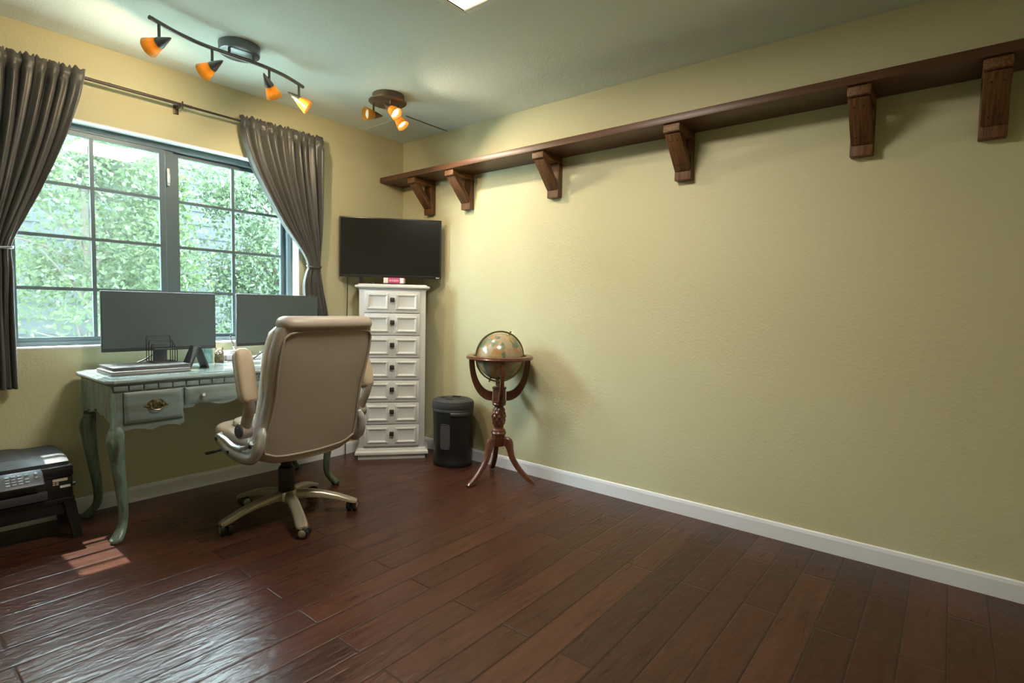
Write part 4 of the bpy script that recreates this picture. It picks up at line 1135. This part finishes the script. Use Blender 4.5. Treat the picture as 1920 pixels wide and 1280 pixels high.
# control panel, tilted
pm = Matrix.Translation((-0.055, -0.172, 0.118)) @ Matrix.Rotation(R(-48), 4, 'X')
pg = G().box((0, 0, 0), (0.335, 0.020, 0.088), 0.007)
pg.v = [tuple(pm @ Vector(v)) for v in pg.v]
pan = pg.build('control_panel', M['panelgrey'], pr, 30)
def keys(xs, zs, sx, sz, nm='key'):
    for x in xs:
        for z in zs:
            k = G().box((x, -0.0115, z), (sx, 0.004, sz), 0.0012, None, 1); k.v = [tuple(pm @ Vector(v)) for v in k.v]
            k.build(nm, M['key'], pan, 30)
keys((0.045, 0.066, 0.087), (-0.022, -0.008, 0.006, 0.020), 0.015, 0.008)
keys((0.110,), (-0.018, -0.002, 0.020), 0.016, 0.009)
keys((-0.005, -0.045), (0.022, -0.020), 0.016, 0.009)
keys((-0.025,), (0.018, 0.0, -0.018), 0.008, 0.010)
keys((-0.045, -0.005), (0.0,), 0.013, 0.007)
keys((-0.085,), (-0.024, -0.010, 0.004, 0.018), 0.018, 0.008)
for z, r_ in ((0.020, 0.006), (-0.002, 0.004)):
    k = G().cyl((0.142, -0.0095, z), (0.142, -0.0135, z), r_, n=16); k.v = [tuple(pm @ Vector(v)) for v in k.v]
    k.build('power_button', M['key'], pan, 30)
G().bb((-0.215, -0.1515, 0.055), (0.125, -0.1495, 0.088)).build('paper_slot', M['nail'], pr, 0)
G().bb((-0.215, -0.180, 0.012), (0.125, -0.1505, 0.050), 0.004).build('paper_tray', M['charcoal'], pr, 30)
stc = G().bb((0.148, -0.1515, 0.080), (0.202, -0.1503, 0.092)).build('sticker', M['sticker'], pr, 0)
stc['label'] = 'tan info sticker'
g = G()
for z in (0.064, 0.072):
    for x in (0.148, 0.160): g.bb((x, -0.1515, z), (x + 0.009, -0.1503, z + 0.0045))
g.build('sticker_lines', M['sticker'], stc, 0)
G().bb((0.174, -0.1515, 0.048), (0.212, -0.1503, 0.059)).build('sticker', M['paper'], pr, 0)['label'] = 'pale small sticker'
G().cyl((0.2225, -0.10, 0.045), (0.240, -0.10, 0.045), 0.008, n=16).build('cable_plug', M['charcoal'], pr)

# ------------------------------------------------------------------ garden outside
tag(G().bb((-9, 0.19, -0.45), (7, 12, -0.35)).build('garden_ground', M['ground'], None, 0), 'garden ground beyond the window', 'ground')['kind'] = 'structure'
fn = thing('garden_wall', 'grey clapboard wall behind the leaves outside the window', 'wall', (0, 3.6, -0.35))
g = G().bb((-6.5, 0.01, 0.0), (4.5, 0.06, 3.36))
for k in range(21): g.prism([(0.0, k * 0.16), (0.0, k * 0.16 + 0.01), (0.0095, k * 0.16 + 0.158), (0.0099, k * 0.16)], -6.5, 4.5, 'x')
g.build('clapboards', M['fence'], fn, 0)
g = G()
def tree(label, x, y, h_, rx, ry, z0_, n, mt, seed, leaf=0.042):
    rnd = random.Random(seed)
    t = thing('leafy_tree', label, 'tree', (x, y, -0.35), group=None)
    g = G()
    g.tube(smooth_path([(0, 0, 0), (0.05, 0.02, h_ * 0.35), (-0.03, 0.0, h_ * 0.65), (0.04, 0.05, h_ * 0.95)], 5), [0.055 - 0.0025 * i for i in range(16)], 10)
    for k in range(26):
        a_ = rnd.uniform(0, 2 * PI); zz = rnd.uniform(0.12, 0.8) * h_; ln = rnd.uniform(0.4, 0.9)
        e = Vector((math.cos(a_) * rx * ln, math.sin(a_) * ry * ln, zz + rnd.uniform(0.1, 0.6)))
        g.tube(smooth_path([(0.01, 0.01, zz), (e.x * 0.45 + rnd.uniform(-.08, .08), e.y * 0.45, (zz + e.z) / 2 + 0.08), tuple(e)], 4), [0.016 - 0.0015 * i for i in range(9)], 6)
    g.build('trunk', M['bark'], t, 60)
    vs = []; fs = []
    cl_ = [(rnd.uniform(-1, 1) * rx, rnd.uniform(-1, 1) * ry, rnd.uniform(z0_, h_), rnd.uniform(0.16, 0.42)) for _ in range(64)]
    for _ in range(n):
        c_ = rnd.choice(cl_)
        p = Vector((rnd.gauss(0, 1), rnd.gauss(0, 1), rnd.gauss(0, 0.8))) * c_[3] * 0.62 + Vector(c_[:3])
        if p.z < 0.02 or p.z > h_ or abs(p.x) > rx + 0.02 or abs(p.y) > ry + 0.02: continue
        L_ = leaf * rnd.uniform(0.6, 1.3)
        q = Quaternion((rnd.gauss(0, 1), rnd.gauss(0, 1), rnd.gauss(0, 1), rnd.gauss(0, 1))).normalized()
        b_ = len(vs)
        for (u_, v_, w_) in ((0, 0, 0), (0.32, 0.35, 0.08), (0, 0.45, -0.02), (-0.32, 0.35, 0.08), (0.22, 0.75, 0.05), (0, 1.0, 0.0), (-0.22, 0.75, 0.05)):
            vs.append(tuple(p + q @ Vector((u_ * L_, v_ * L_, w_ * L_))))
        fs += [(b_, b_ + 1, b_ + 2), (b_, b_ + 2, b_ + 3), (b_ + 1, b_ + 4, b_ + 5, b_ + 2), (b_ + 2, b_ + 5, b_ + 6, b_ + 3)]
    me = bpy.data.meshes.new('foliage'); me.from_pydata(vs, [], fs); me.materials.append(M[mt])
    o = bpy.data.objects.new('foliage', me); C.objects.link(o); o.parent = t
    return t
tree('bright leafy tree outside the left half of the window', -1.57, 2.15, 3.3, 0.74, 0.6, 1.38, 25000, 'leaf_a', 11)
tree('cool green leafy tree outside the right half of the window', 0.10, 2.25, 3.3, 0.74, 0.6, 0.45, 32000, 'leaf_b', 23)
tree('leafy tree at the far left outside beside the curtain', -3.22, 2.2, 2.9, 0.74, 0.6, 0.8, 6000, 'leaf_a', 37)
